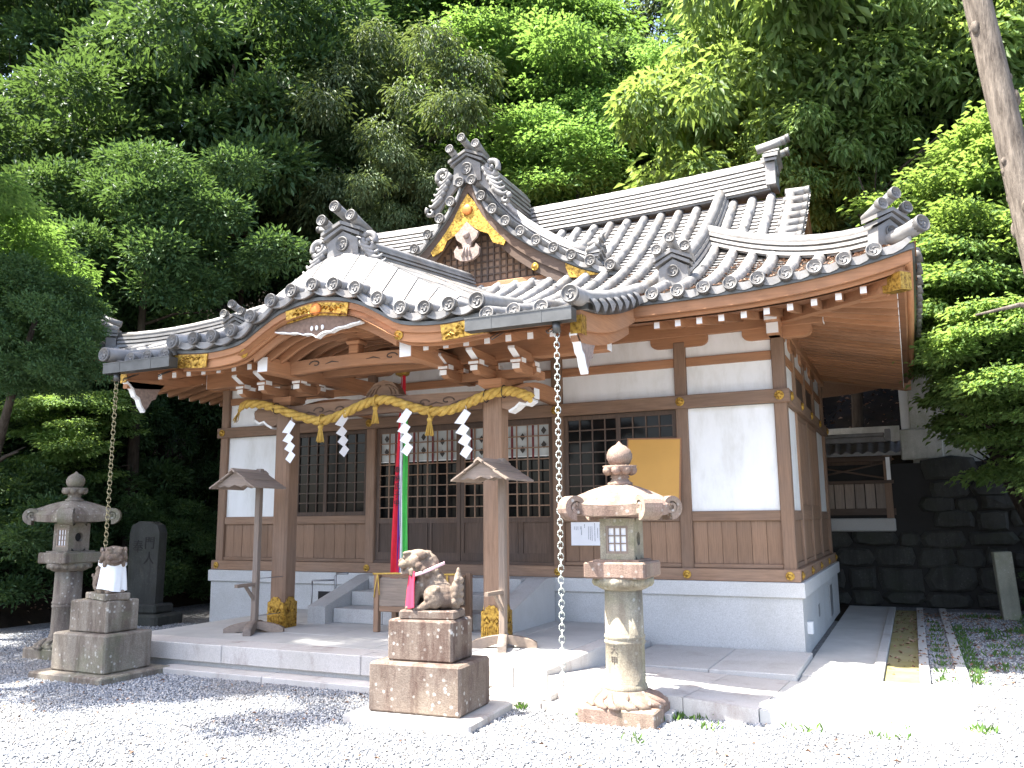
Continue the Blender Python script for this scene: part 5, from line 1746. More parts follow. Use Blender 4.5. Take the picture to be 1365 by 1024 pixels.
# ------------------------------------------------------------ curtain behind the door lattice
cu = empty('door_curtain', (X(0), YF + .12, 2.5), 0, 'grey-white curtain with dark diamond crests behind the door lattice', 'curtain')
b = MB(); b.grid(lambda u, v: Vector((DA + .06 + (DC - DA - .12) * u, YF + .112 + .008 * sin(u * 60), 2.52 + .45 * v)), 160, 3, flip=False); b.build('cloth', M_CURT, cu)
b = MB(); b.box((DA + .06, YF + .095, 2.515), (DC - .06, YF + .1, 2.53)); b.build('hem', M_WCLOTH, cu)
for k in range(9):
    x = DA + .16 + k * (DC - DA - .32) / 8
    if k % 2 == 0 or True:
        for z in ((2.88, 2.68) if k % 2 == 0 else (2.80, 2.62)):
            b = MB(); b.prism([(x, z - .055), (x + .042, z), (x, z + .055), (x - .042, z)], YF + .0965, YF + .0985, 'Y'); b.build('diamond_crest', M_LOZ, cu)
    if k < 8:
        xm = x + (DC - DA - .32) / 16
        b = MB(); b.box((xm - .016, YF + .0935, 2.49), (xm + .016, YF + .0955, 2.97)); b.build('ribbon', M_MAROON, cu)

# ------------------------------------------------------------ board, notice, handrail, stele, marker post
bd = MB(); bd.box((-.36, -.012, 0), (.36, .012, .95), ch=.003)
for x0, x1, z0, z1 in ((-.364, .364, -.004, .014), (-.364, .364, .936, .954), (-.364, -.346, .0145, .9355), (.346, .364, .0145, .9355)): bd.box((x0, -.015, z0), (x1, .014, z1), mat=1)
o = bd.build('ochre_board', [M_YEL, W['redX']], None, 'plain ochre board leaning in the window bay above the paper notice', 'board')
o.location = (X(2.89), YF - .075, 1.728); o.rotation_euler = (-.085, radians(2.2), 0)
nt = empty('paper_notice', (X(1.93), YF + .035, 1.30), 0, 'white printed paper notice pinned to planks beside the stone lantern', 'notice')
b = MB(); b.box((X(1.72), YF + .036, 1.29), (X(2.16), YF + .038, 1.605)); b.build('sheet', M_PAPER, nt)
b = MB(); random.seed(3)
for x, z0, z1 in ((2.13, 1.57, 1.36), (2.10, 1.52, 1.40), (2.06, 1.585, 1.35), (2.02, 1.54, 1.36), (1.995, 1.54, 1.36), (1.97, 1.54, 1.37), (1.915, 1.57, 1.52), (1.87, 1.54, 1.43), (1.855, 1.54, 1.50), (1.82, 1.54, 1.50), (1.795, 1.54, 1.50), (1.77, 1.54, 1.51)):
    z = z0
    while z > z1:
        h = random.uniform(.006, .011)
        b.box((X(x) - .0045, YF + .0345, z - h), (X(x) + .0045, YF + .0352, z)); z -= h + random.uniform(.002, .006)
b.build('print', M_GREYINK, nt)
hr = empty('steel_handrail', (X(-2.1), 10.15, ZP), 0, 'thin steel handrail at the foot of the hall beside the stone steps', 'handrail')
b = MB()
b.tube([(X(-1.98), 9.9, ZP), (X(-1.98), 9.9, .80)], .012, 8); b.tube([(X(-1.72), 10.1, ZP), (X(-1.72), 10.1, .86), (X(-1.70), 10.1, .89), (X(-1.50), 10.1, .90)], .018, 8); b.tube([(X(-1.98), 9.9, .80), (X(-1.72), 10.1, .80)], .012, 8)
b.build('rail', M_STEEL, hr)
M_STELE = mk_lichen('dark_tablet_stone', (.065, .066, .060), (.028, .028, .026), (.045, .052, .030), .5, .03, .4)
stl = empty('stone_stele', (-11.62, 10.25, 0), .1, 'dark upright stone tablet with carved characters standing in the shade', 'stone tablet')
b = MB(); b.prism([(-.30, .32), (.30, .32), (.31, 1.48), (.26, 1.60), (.12, 1.66), (-.12, 1.67), (-.27, 1.60), (-.31, 1.46)], -.09, .09, 'Y'); b.build('tablet', M_STELE, stl, local=True)
b = MB(); b.box((-.55, -.32, -.05), (.55, .32, .18), ch=.04); b.box((-.42, -.22, .181), (.42, .22, .33), ch=.03); b.build('base_stone', M_STELE, stl, local=True)
for ch, x, z in (('門', .12, 1.30), ('奉', -.12, 1.24), ('人', .12, 1.05)):
    mt = text_mesh(ch, .22, .004); mt.materials.clear(); mt.materials.append(M_DARK); q = share('carved_letter', mt, stl, (0, 0, 0), (pi / 2, 0, 0)); q.location = (x, -.0925, z)
mp = empty('marker_post', (1.30, 15.7, 0), .15, 'mossy square stone marker post before the dark stone wall', 'stone post')
mp.rotation_euler = (0, radians(-3.0), .12)
b = MB(); b.box((-.13, -.10, -.1), (.13, .10, 1.06), ch=.012); b.build('shaft', M_POST, mp, local=True)
# ------------------------------------------------------------ ground, platform, paving
def mk_gravel(name, island):
    t = NT(name)
    if island:
        g = t.n('ShaderNodeNewGeometry'); f = g.outputs['Random Per Island']
        c = t.ramp(f, [(0, (.10, .108, .12)), (.35, (.225, .24, .26)), (.7, (.34, .35, .365)), (.93, (.48, .48, .46)), (1, (.33, .26, .20))])
        c = t.mix(t.ramp(t.noise(.9, 4, .65), [(.46, 0.0), (.70, .5)]), c, (.23, .205, .17))
        return t.set(c, .85, spec=.3)
    vo = t.n('ShaderNodeTexVoronoi'); vo.inputs['Scale'].default_value = 42; t.l(t.tc.outputs['Object'], vo.inputs['Vector'])
    c = t.ramp(t.n('ShaderNodeSeparateColor').outputs[0], [(0, .2)])
    sp = t.n('ShaderNodeSeparateColor'); t.l(vo.outputs['Color'], sp.inputs[0])
    c = t.ramp(sp.outputs[0], [(0, (.11, .115, .125)), (.5, (.22, .23, .24)), (.9, (.36, .36, .36)), (1, (.28, .23, .18))])
    c = t.mix(t.ramp(vo.outputs['Distance'], [(.25, 0.0), (.6, .75)]), c, (.09, .09, .09))
    c = t.mix(t.ramp(t.noise(.5, 4, .6), [(.5, 0.0), (.75, .45)]), c, (.22, .20, .165))
    t.bump(t.math('SUBTRACT', 1.0, vo.outputs['Distance']), .9, .012)
    return t.set(c, .9, spec=.25)
M_GRAV, M_PEB = mk_gravel('gravel_bed', False), mk_gravel('gravel_stone', True)
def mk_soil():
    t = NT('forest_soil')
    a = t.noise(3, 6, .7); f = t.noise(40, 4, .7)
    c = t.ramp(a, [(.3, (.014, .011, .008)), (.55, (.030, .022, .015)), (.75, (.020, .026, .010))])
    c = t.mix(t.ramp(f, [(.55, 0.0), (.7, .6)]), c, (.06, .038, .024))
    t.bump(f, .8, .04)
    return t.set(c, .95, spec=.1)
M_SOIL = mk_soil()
def mk_conc(name, c0, algae=0.0):
    t = NT(name)
    a = t.noise(1.3, 6, .7); f = t.noise(70, 3)
    c = t.ramp(a, [(.3, sc3(c0, .8)), (.6, c0), (.8, sc3(c0, 1.15))])
    if algae: c = t.mix(t.ramp(t.noise(1.7, 5, .65), [(.35, 0.0), (.6, algae)]), c, (.21, .18, .055))
    t.bump(f, .2, .004)
    return t.set(c, .85, spec=.3)
M_CONC = mk_conc('pale_concrete', (.46, .455, .43)); M_ALG = mk_conc('algae_concrete', (.30, .27, .15), .8)

b = MB(); b.box((-120, -80, -.3), (120, 160, 0)); tag(b.build('ground', M_GRAV), kind='structure')
def hill(x, y):
    h = 0
    if x < -1.45: h = max(h, .50 * max(0, y - 17.6 + .0 * x))
    else: h = max(h, (2.55 if y > 17.45 else 0) + .45 * max(0, y - 17.6))
    l = max(0, -13.2 - x - .9 * max(0, 8.2 - y)); h = max(h, .62 * l)
    h += .22 * sin(x * .7 + y * .3) * min(1, h) + .15 * sin(x * 1.9 - y * 1.3) * min(1, h)
    return min(h, 26)
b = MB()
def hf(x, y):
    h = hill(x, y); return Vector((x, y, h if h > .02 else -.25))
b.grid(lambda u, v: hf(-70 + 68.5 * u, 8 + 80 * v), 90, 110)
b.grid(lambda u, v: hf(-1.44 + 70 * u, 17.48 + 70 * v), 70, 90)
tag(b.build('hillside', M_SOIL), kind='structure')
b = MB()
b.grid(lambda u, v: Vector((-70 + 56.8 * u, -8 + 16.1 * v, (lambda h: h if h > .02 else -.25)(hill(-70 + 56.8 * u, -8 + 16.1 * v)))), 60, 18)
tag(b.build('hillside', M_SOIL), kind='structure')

pf = empty('stone_platform', (X(0), 8.9, 0)); tag(pf, kind='structure')
xs_ = [-8.75, -6.97, -5.12, -3.42, -3.08]
YPF = 7.22
def slab(name, x0, x1, y0, y1, z0, z1, par, mat=None, ch=.008):
    b = MB(); b.box((x0 + .003, y0, z0), (x1 - .003, y1, z1), ch=ch); return b.build(name, mat or M_SLABS, par)
for a, c in zip(xs_, xs_[1:]): slab('front_slab', a, c, YPF, YPF + .40, .115, ZP, pf)
yy = [YPF + .403, 8.35, 9.15, 10.64]
xg = [-8.75, -7.6, -6.4, -5.3, -4.2, -3.30]
for y0, y1 in zip(yy, yy[1:]):
    for a, c in zip(xg, xg[1:]): slab('floor_slab', a, c, y0 + .002, y1 - .002, .1, ZP - random.uniform(0, .002), pf, M_CONC, .004)
slab('edge_slab', -3.30, -3.08, YPF + .403, 9.3, .02, ZP, pf)
b = MB(); b.box((-8.72, YPF + .05, -.1), (-3.10, 10.6, .112)); b.build('riser', M_KERB, pf)
for a, c in ((-7.72, -6.2), (-6.2, -4.6), (-4.6, -3.05), (-3.05, -1.9)): slab('lower_slab', a, c, 7.0, YPF + .2, -.1, .066, pf)
slab('kerb_block', -3.62, -2.98, 7.06, 7.215, .067, .125, pf, M_KERB)

rp = empty('stone_ramp', (-2, 8.2, 0)); tag(rp, kind='structure')
def zf_(x): return .255 - .074 * (x + 3.08)          # front edge
def zk_(x): return .075 - .030 * (x + 3.08)          # back edge, against the apron
rx = [-3.075, -2.45, -1.85, -1.235]
def wedge(b, a, c, y0, y1, z00, z10, z01, z11):
    b.add([(a, y0, -.08), (c, y0, -.08), (c, y1, -.08), (a, y1, -.08), (a, y0, z00), (c, y0, z10), (c, y1, z11), (a, y1, z01)], [(3, 2, 1, 0), (4, 5, 6, 7), (0, 1, 5, 4), (1, 2, 6, 5), (2, 3, 7, 6), (3, 0, 4, 7)])
for a, c in zip(rx, rx[1:]):
    for y0, y1 in ((7.20, 8.12), (8.125, 9.09)):
        b = MB(); a_, c_ = a + .003, c - .003
        def zz(x, y): t = (y - 7.2) / 1.89; return zf_(x) * (1 - t) + zk_(x) * t
        wedge(b, a_, c_, y0, y1, zz(a_, y0), zz(c_, y0), zz(a_, y1), zz(c_, y1)); b.build('ramp_slab', M_SLABS, rp)
b = MB(); wedge(b, -1.232, .25, 7.215, 9.095, zf_(-1.232) - .004, .008, zk_(-1.232), .008); b.build('concrete_ramp', M_CONC, rp)
ap = empty('hall_apron', (-2, 9.8, 0)); tag(ap, kind='structure')
for a, c in ((-3.05, -2.05), (-2.05, -1.17)): slab('apron_slab', a, c, 9.10, 10.63, -.1, .078, ap, M_STEP)
b = MB(); b.box((-1.166, 9.45, -.1), (-.50, 16.9, .022)); b.build('apron_strip', M_CONC, ap)
b = MB(); b.box((-1.16, 9.10, -.1), (.34, 9.445, .012)); b.box((.253, 7.3, -.1), (.34, 9.098, .006)); b.build('concrete_strip', M_CONC, rp)
b = MB(); b.box((-12, 14.6, -.1), (-1.17, 17.2, .012)); b.build('back_strip', M_SOIL, ap)
dr = empty('drain', (0, 12.5, 0)); tag(dr, kind='structure')
for x0, x1 in ((-.497, -.385), (-.06, .045), (.29, .40)):
    y = 9.45
    while y < 16.5:
        slab('kerb_stone', x0, x1, y + .003, y + .90, -.1, .048, dr, M_KERB, .006); y += .903
b = MB(); b.box((-.383, 9.45, -.1), (-.062, 16.5, .006)); b.build('channel_floor', M_ALG, dr)

# loose gravel: stones sown over the yard
def fast_mesh(name, co, tris, mat, smooth=False):
    me = bpy.data.meshes.new(name)
    nv, nt = len(co), len(tris)
    me.vertices.add(nv); me.vertices.foreach_set('co', co.astype(np.float32).ravel())
    me.loops.add(nt * 3); me.loops.foreach_set('vertex_index', tris.astype(np.int32).ravel())
    me.polygons.add(nt); me.polygons.foreach_set('loop_start', np.arange(0, nt * 3, 3, dtype=np.int32))
    if smooth: me.polygons.foreach_set('use_smooth', np.ones(nt, bool))
    me.materials.append(mat); me.update(calc_edges=True)
    return me
def link(name, me, loc=(0, 0, 0), parent=None):
    o = bpy.data.objects.new(name, me); COL.objects.link(o); o.location = loc; o.parent = parent; return o
rng = np.random.default_rng(5)
def rotm(n):
    q = rng.normal(size=(n, 4)); q /= np.linalg.norm(q, axis=1)[:, None]
    w, x, y, z = q.T
    return np.stack([np.stack([1 - 2 * (y * y + z * z), 2 * (x * y - z * w), 2 * (x * z + y * w)], 1), np.stack([2 * (x * y + z * w), 1 - 2 * (x * x + z * z), 2 * (y * z - x * w)], 1), np.stack([2 * (x * z - y * w), 2 * (y * z + x * w), 1 - 2 * (x * x + y * y)], 1)], 1)
OCT = np.array([(1, 0, 0), (-1, 0, 0), (0, 1, 0), (0, -1, 0), (0, 0, 1), (0, 0, -1)], float)
OTR = np.array([(0, 2, 4), (2, 1, 4), (1, 3, 4), (3, 0, 4), (2, 0, 5), (1, 2, 5), (3, 1, 5), (0, 3, 5)])
def pebbles(P, r0, r1):
    n = len(P)
    s = rng.uniform(r0, r1, (n, 1, 1)) * rng.uniform(.6, 1.25, (n, 6, 1))
    V = OCT[None] * s
    V[:, :, 2] *= .8
    V = np.einsum('nij,nkj->nki', rotm(n), V) + P[:, None, :]
    T = OTR[None] + (np.arange(n) * 6)[:, None, None]
    return V.reshape(-1, 3), T.reshape(-1, 3)
def sow(n, x0, x1, y0, y1, keep):
    P = np.stack([rng.uniform(x0, x1, n), rng.uniform(y0, y1, n), rng.uniform(.001, .009, n)], 1)
    return P[keep(P[:, 0], P[:, 1])]
inview = lambda x, y: (x > -1.62 * y) & (x < .2 * y)
P = np.concatenate([sow(185000, -10.5, 1.6, 3.0, 7.3, lambda x, y: inview(x, y) & (-.427 * x + .904 * y > 5.0) & ~((x > -7.7) & (x < -1.9) & (y > 7.0)) & ~((x > -.95) & (x < .34) & (y > 7.34))),
                    sow(16000, -12.5, -8.76, 7.3, 10.5, inview),
                    sow(17000, .34, 2.4, 7.3, 9.6, inview),
                    sow(17000, .05, .29, 9.45, 15.5, lambda x, y: x == x) [:7000], sow(26000, .41, 3.4, 9.5, 16.5, inview)])
V, T = pebbles(P, .008, .0165)
tag(link('gravel', fast_mesh('gravel', V, T, M_PEB)), kind='stuff')

# ------------------------------------------------------------ retaining wall of rough stones at the back
rw = empty('retaining_wall', (1.0, 17.1, 0), 0, 'dark dry-laid retaining wall of rough stones behind the hall', 'stone wall')
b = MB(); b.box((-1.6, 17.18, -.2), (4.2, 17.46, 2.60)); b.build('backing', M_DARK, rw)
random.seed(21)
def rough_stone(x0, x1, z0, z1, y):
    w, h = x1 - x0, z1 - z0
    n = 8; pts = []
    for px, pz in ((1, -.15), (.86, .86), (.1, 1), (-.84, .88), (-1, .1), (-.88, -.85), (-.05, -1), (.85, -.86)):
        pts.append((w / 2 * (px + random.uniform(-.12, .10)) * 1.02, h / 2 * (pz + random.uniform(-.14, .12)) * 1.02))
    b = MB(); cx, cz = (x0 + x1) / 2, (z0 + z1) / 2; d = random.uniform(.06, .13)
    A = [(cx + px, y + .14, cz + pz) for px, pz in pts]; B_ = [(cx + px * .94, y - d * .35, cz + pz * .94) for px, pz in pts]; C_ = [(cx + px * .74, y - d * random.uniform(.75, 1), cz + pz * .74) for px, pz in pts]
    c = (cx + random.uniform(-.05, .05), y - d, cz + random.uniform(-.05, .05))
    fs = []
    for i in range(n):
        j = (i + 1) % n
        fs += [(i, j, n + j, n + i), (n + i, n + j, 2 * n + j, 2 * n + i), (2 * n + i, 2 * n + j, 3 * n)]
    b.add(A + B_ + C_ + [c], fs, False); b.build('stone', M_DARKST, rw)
z = 0.0
while z < 2.62:
    h = random.uniform(.26, .46); 
    if z + h > 2.5: h = 2.68 - z
    x = -1.75 + random.uniform(-.2, 0) if z + h < 1.66 else -.27
    while x < 3.9:
        w = random.uniform(.34, .85) * (1.2 if h > .35 else 1)
        if not (x < -.25 and z + h > 1.66): rough_stone(x, x + w, z + random.uniform(-.05, .05), z + h + random.uniform(-.05, .05), 17.17)
        x += w * .99
    z += h * .97
# plastered wall above it
M_OLDPL = mk_lichen('stained_plaster', (.55, .54, .48), (.30, .28, .22), (.30, .30, .18), .4, .2, .5)
pw = empty('plaster_wall', (.7, 17.6, 2.7), 0, 'stained white plaster wall standing on the stone retaining wall', 'plaster wall')
b = MB(); b.box((.10, 17.45, 2.6), (2.0, 17.75, 4.35), ch=.01); b.build('wall', M_OLDPL, pw)
b = MB(); b.box((-.10, 17.38, 2.68), (.62, 17.44, 3.25), ch=.02); b.build('foot_slab', M_OLDPL, pw)
b = MB(); b.box((-.06, 17.50, 3.25), (.098, 17.68, 4.4), ch=.02); b.build('corner_post', M_WHITE, pw)
b = MB(); b.prism([(17.3, 4.35), (17.9, 4.35), (17.6, 4.6)], -.15, 2.1, 'X'); b.build('roof', M_TILE, pw)
# small roofed fence building behind the hall
sb = empty('small_shrine', (-1.0, 17.6, 1.6), 0, 'small tile-roofed wooden shrine building on a stone ledge behind the hall', 'small shrine')
b = MB(); b.box((-2.6, 17.0, 1.36), (-.28, 17.9, 1.60), ch=.02); b.build('ledge', M_KERB, sb)
b = MB(); b.box((-2.6, 17.08, 1.66), (-.26, 17.2, 1.78)); b.box((-2.6, 17.06, 2.24), (-.26, 17.18, 2.30)); b.box((-2.6, 17.06, 2.66), (-.26, 17.2, 2.74)); b.build('rail', W['drkX'], sb)
for x in (-1.9, -.36):
    b = MB(); b.box((x - .06, 17.07, 1.60), (x + .06, 17.19, 2.80)); b.build('post', W['oldZ'], sb)
for k in range(8):
    x = -1.84 + k * .18; b = MB(); b.box((x, 17.10, 1.78), (x + .165, 17.13, 2.24), ch=.006); b.build('board', W['gryZ'], sb)
b = MB()
for k in range(2): b.tube([(-1.84, 17.12, 2.34 + .28 * k), (-.42, 17.12, 2.62 - .28 * k)], .02, 6)
b.build('brace', W['drkX'], sb)
b = MB(); b.box((-2.6, 17.26, 1.60), (-.28, 17.30, 2.80)); b.build('back_panel', W['drkZ'], sb)
b = MB(); b.box((-.37, 17.0, 2.3), (-.30, 17.03, 2.72)); b.build('white_strip', M_WHITE, sb)
b = MB()
b.grid(lambda u, v: Vector((-2.6 + 2.5 * u, 16.80 + .55 * v, 2.80 + .23 * v + .022 * sin(u * 2.5 / .19 * 2 * pi))), 90, 4)
b.grid(lambda u, v: Vector((-2.6 + 2.5 * u, 16.80, 2.74 + .06 * v + .022 * v * sin(u * 2.5 / .19 * 2 * pi))), 90, 1)
b.grid(lambda u, v: Vector((-2.6 + 2.5 * u, 17.35 + .55 * v, 3.03 - .23 * v)), 4, 2); b.build('tiled_roof', M_TILE, sb)
b = MB(); b.box((-2.6, 17.28, 3.03), (-.36, 17.42, 3.13), ch=.01); b.box((-2.6, 17.30, 3.131), (-.36, 17.40, 3.21), ch=.02); b.box((-.355, 17.26, 3.04), (-.25, 17.44, 3.27), ch=.01); b.build('roof_ridge', M_TILE, sb)
b = MB(); b.box((-8, 18.6, 2.3), (-.1, 18.75, 3.45)); tag(b.build('boundary_wall', M_OLDPL), 'long low stained wall in the shade behind the small shrine', 'wall')
# ------------------------------------------------------------ trees
def mk_leaf(name, c0, c1, trans=.35, rough=.48):
    t = NT(name)
    g = t.n('ShaderNodeNewGeometry')
    c = t.mix(g.outputs['Random Per Island'], c0, c1)
    c = t.mix(t.ramp(t.noise(.45, 3, .6), [(.35, 0.0), (.7, .55)]), c, sc3((c0[0] * .9, c0[1], c0[2]), .75))
    hv = t.n('ShaderNodeHueSaturation'); t.l(c, hv.inputs['Color']); q = t.math('MULTIPLY_ADD', t.rnd(), .4); q.node.inputs[2].default_value = .8; t.l(q, hv.inputs['Value'])
    c = hv.outputs[0]
    t.set(c, rough, spec=.2)
    tr = t.n('ShaderNodeBsdfTranslucent'); c2 = t.mix(.5, c, tuple(min(1, k) for k in (c1[0] * 1.7, c1[1] * 1.6, c1[2] * .6))); t.l(c2, tr.inputs['Color'])
    mx = t.n('ShaderNodeMixShader'); mx.inputs[0].default_value = trans
    t.l(t.b.outputs[0], mx.inputs[1]); t.l(tr.outputs[0], mx.inputs[2]); t.l(mx.outputs[0], t.out.inputs['Surface'])
    return t.m
L_DARK = mk_leaf('dark_evergreen_leaf', (.036, .082, .034), (.105, .180, .066), .32)
L_GREY = mk_leaf('grey_green_leaf', (.075, .120, .055), (.150, .205, .090), .3)
L_LIME = mk_leaf('bright_green_leaf', (.070, .160, .048), (.170, .285, .095), .5)
L_BIG = mk_leaf('broad_hanging_leaf', (.100, .185, .062), (.230, .32, .125), .5)
L_MAPLE = mk_leaf('maple_leaf', (.100, .185, .058), (.210, .31, .105), .5)
def mk_bark(name, c0, c1):
    t = NT(name)
    a = t.noise(6, 6, .7, sc=(3, 3, .5)); b_ = t.noise(2, 4)
    c = t.ramp(a, [(.35, c0), (.65, c1)]); t.bump(a, .8, .04)
    return t.set(c, .95, spec=.1)
M_BARK = mk_bark('dark_bark', (.035, .028, .022), (.085, .070, .055)); M_CEDAR = mk_bark('cedar_bark', (.070, .058, .048), (.20, .17, .14))

def leaves(P, axis, nrm, ln, wd, fold=.25):
    """P base points, axis unit vectors, nrm rough normals -> diamond leaves"""
    n = len(P)
    side = np.cross(axis, nrm); side /= np.linalg.norm(side, axis=1)[:, None] + 1e-9
    up_ = np.cross(side, axis)
    ln = ln[:, None]; wd = wd[:, None]
    mid = P + axis * ln * .45 + up_ * ln * .10
    V = np.stack([P, mid + side * wd * .5 + up_ * wd * fold, P + axis * ln - up_ * ln * .05, mid - side * wd * .5 + up_ * wd * fold], 1)
    T = np.array([(0, 1, 2), (0, 2, 3)])[None] + (np.arange(n) * 4)[:, None, None]
    return V.reshape(-1, 3), T.reshape(-1, 3)
def unit(v): return v / (np.linalg.norm(v, axis=1)[:, None] + 1e-9)
def crown(seed, lobes, ncl, lpc, L, Wd, mat, mode='tuft', spread=.20, name='crown'):
    global rng
    rg = np.random.default_rng(seed)
    lob = np.array(lobes, float); area = lob[:, 3] * lob[:, 4] + lob[:, 4] * lob[:, 5]
    idx = rg.choice(len(lob), ncl, p=area / area.sum())
    d = unit(rg.normal(size=(ncl, 3)))
    d[:, 2] += .35; d = unit(d)
    rr = 1 - .4 * rg.random(ncl) ** 2
    c = lob[idx, :3] + d * lob[idx, 3:6] * rr[:, None]
    out = unit(d / lob[idx, 3:6])
    n = ncl * lpc; ci = np.repeat(np.arange(ncl), lpc)
    sp_ = np.array([spread, spread, spread * (.22 if mode == 'layer' else .8)])
    csz = rg.uniform(.6, 1.3, ncl)
    P = c[ci] + rg.normal(size=(n, 3)) * sp_ * csz[ci][:, None]
    rel = unit(P - c[ci] + 1e-4)
    if mode == 'tuft':
        ax = unit(rel * .9 + out[ci] * .5 + rg.normal(size=(n, 3)) * .35 + np.array([0, 0, .05])); nr = unit(out[ci] * .4 + np.array([0, 0, .8]) + rg.normal(size=(n, 3)) * .45)
    elif mode == 'droop':
        ax = unit(rel * np.array([.7, .7, .2]) + out[ci] * .35 + np.array([0, 0, -.75]) + rg.normal(size=(n, 3)) * .25); nr = unit(out[ci] + np.array([0, 0, .7]) + rg.normal(size=(n, 3)) * .3)
    elif mode == 'layer':
        ax = unit(rel * np.array([1, 1, .2]) + out[ci] * np.array([.6, .6, 0]) + np.array([0, 0, -.25]) + rg.normal(size=(n, 3)) * .25); nr = unit(np.array([0, 0, 1.]) + rg.normal(size=(n, 3)) * .28)
    ln = L * rg.uniform(.65, 1.2, n); wd = Wd * rg.uniform(.75, 1.2, n)
    V, T = leaves(P, ax, nr, ln, wd)
    return fast_mesh(name, V, T, mat)
def lobes_(seed, n, R, rz=.85, rl=(.2, .34), fl=.72):
    """leaf masses set on and inside an egg-shaped crown"""
    rg = random.Random(seed); out = []
    for k in range(n):
        z = -0.85 + 1.75 * (k + rg.random()) / n; a = k * 2.4 + rg.uniform(-.5, .5); q = sqrt(max(0, 1 - min(1, abs(z)) ** 2)) * rg.uniform(.45, 1.25); r = rg.uniform(*rl) * R
        out.append((R * q * cos(a), R * q * sin(a), R * rz * z, r, r, r * fl))
    return out
CR = {}
CR['A'] = [crown(11 + k, lobes_(11 + k, 34, 2.6, .95, (.17, .29), .55), 2300, 15, .165, .060, L_DARK, 'tuft', .13) for k in range(4)]
CR['D'] = [crown(31 + k, lobes_(31 + k, 36, 2.5, 1.0, (.16, .27), .6), 2500, 15, .16, .040, L_GREY, 'droop', .14) for k in range(2)]
CR['B'] = [crown(41 + k, lobes_(41 + k, 48, 2.4, .9, (.18, .36), .24), 1900, 15, .165, .070, L_LIME, 'layer', .22) for k in range(3)]
CR['C'] = [crown(51 + k, lobes_(51 + k, 34, 2.2, .95, (.17, .28)), 1100, 12, .27, .080, L_BIG, 'droop', .13) for k in range(3)]
CR['M'] = [crown(61 + k, [(x, y, z, r, r, r * .32) for x, y, z, r in [(random.uniform(-1.3, 1.3), random.uniform(-1.1, 1.1), random.uniform(-1.4, 1.4), random.uniform(.3, .65)) for _ in range(34)]], 1300, 16, .15, .068, L_MAPLE, 'layer', .19) for k in range(3)]

def trunk_mesh(h, r, seed, lean=(0, 0), limbs=6, R=2.5, mat=None, crown_z=None):
    rg = random.Random(seed); b = MB(); n = 10; pts, rs = [], []
    for i in range(n + 1):
        t = i / n
        pts.append((lean[0] * t + .12 * r * 8 * sin(t * 3 + seed) * t, lean[1] * t + .1 * r * 8 * sin(t * 4 + seed * 2) * t, h * t)); rs.append(r * (1.25 if i == 0 else 1) * (1 - .72 * t))
    b.tube(pts, rs, 10)
    for k in range(limbs):
        t = rg.uniform(.55, .92); i = int(t * n); p = Vector(pts[i]); a = rg.uniform(0, 2 * pi); L = R * rg.uniform(.5, .9)
        q = p + Vector((cos(a) * L * .5, sin(a) * L * .5, L * .25)); e = p + Vector((cos(a) * L, sin(a) * L, L * rg.uniform(.3, .8)))
        b.tube([p, q, e], [rs[i] * .5, rs[i] * .34, rs[i] * .12], 6)
        b.tube([q, q + Vector((cos(a + .8) * L * .5, sin(a + .8) * L * .5, L * .3))], [rs[i] * .25, rs[i] * .07], 5)
    return b.mesh('trunk', mat or M_BARK)
NT_ = [0]
NAMES = {'A': ('evergreen_tree', 'evergreen tree'), 'D': ('grey_green_tree', 'tree'), 'B': ('leafy_tree', 'tree'), 'C': ('broadleaf_tree', 'tree'), 'M': ('maple_tree', 'maple tree')}
GRP = {'A': 'dark evergreens around the hall', 'D': 'grey-green trees behind the hall', 'B': 'bright leafy trees behind the hall', 'C': 'large-leaved trees on the right', 'M': 'maples on the right bank'}
def tree(kind, x, y, z, s, label, base=None, lean=None, tr=.16, sz=None):
    """crown centre at x, y, z; s scales the crown"""
    k = NT_[0]; NT_[0] += 1
    bx, by = base if base else (x, y)
    gz = hill(bx, by) - .15
    root = empty(NAMES[kind][0], (bx, by, gz), 0, label, NAMES[kind][1], GRP[kind])
    me = CR[kind][k % len(CR[kind])]
    c = link('crown', me, (x - bx, y - by, z - gz), root); c.rotation_euler = (0, 0, k * 2.4); rk = random.Random(k * 7 + 3); c.scale = (s * rk.uniform(.85, 1.2), s * rk.uniform(.85, 1.2), (sz or 1) * s * rk.uniform(.85, 1.15)); c.rotation_euler = (rk.uniform(-.25, .25), rk.uniform(-.25, .25), k * 2.4)
    t = link('trunk', trunk_mesh(max(1.0, z - gz + .6 * s), tr * (.7 + .3 * s), k, (x - bx, y - by), 6, 2.2 * s), (0, 0, 0), root)
    return root
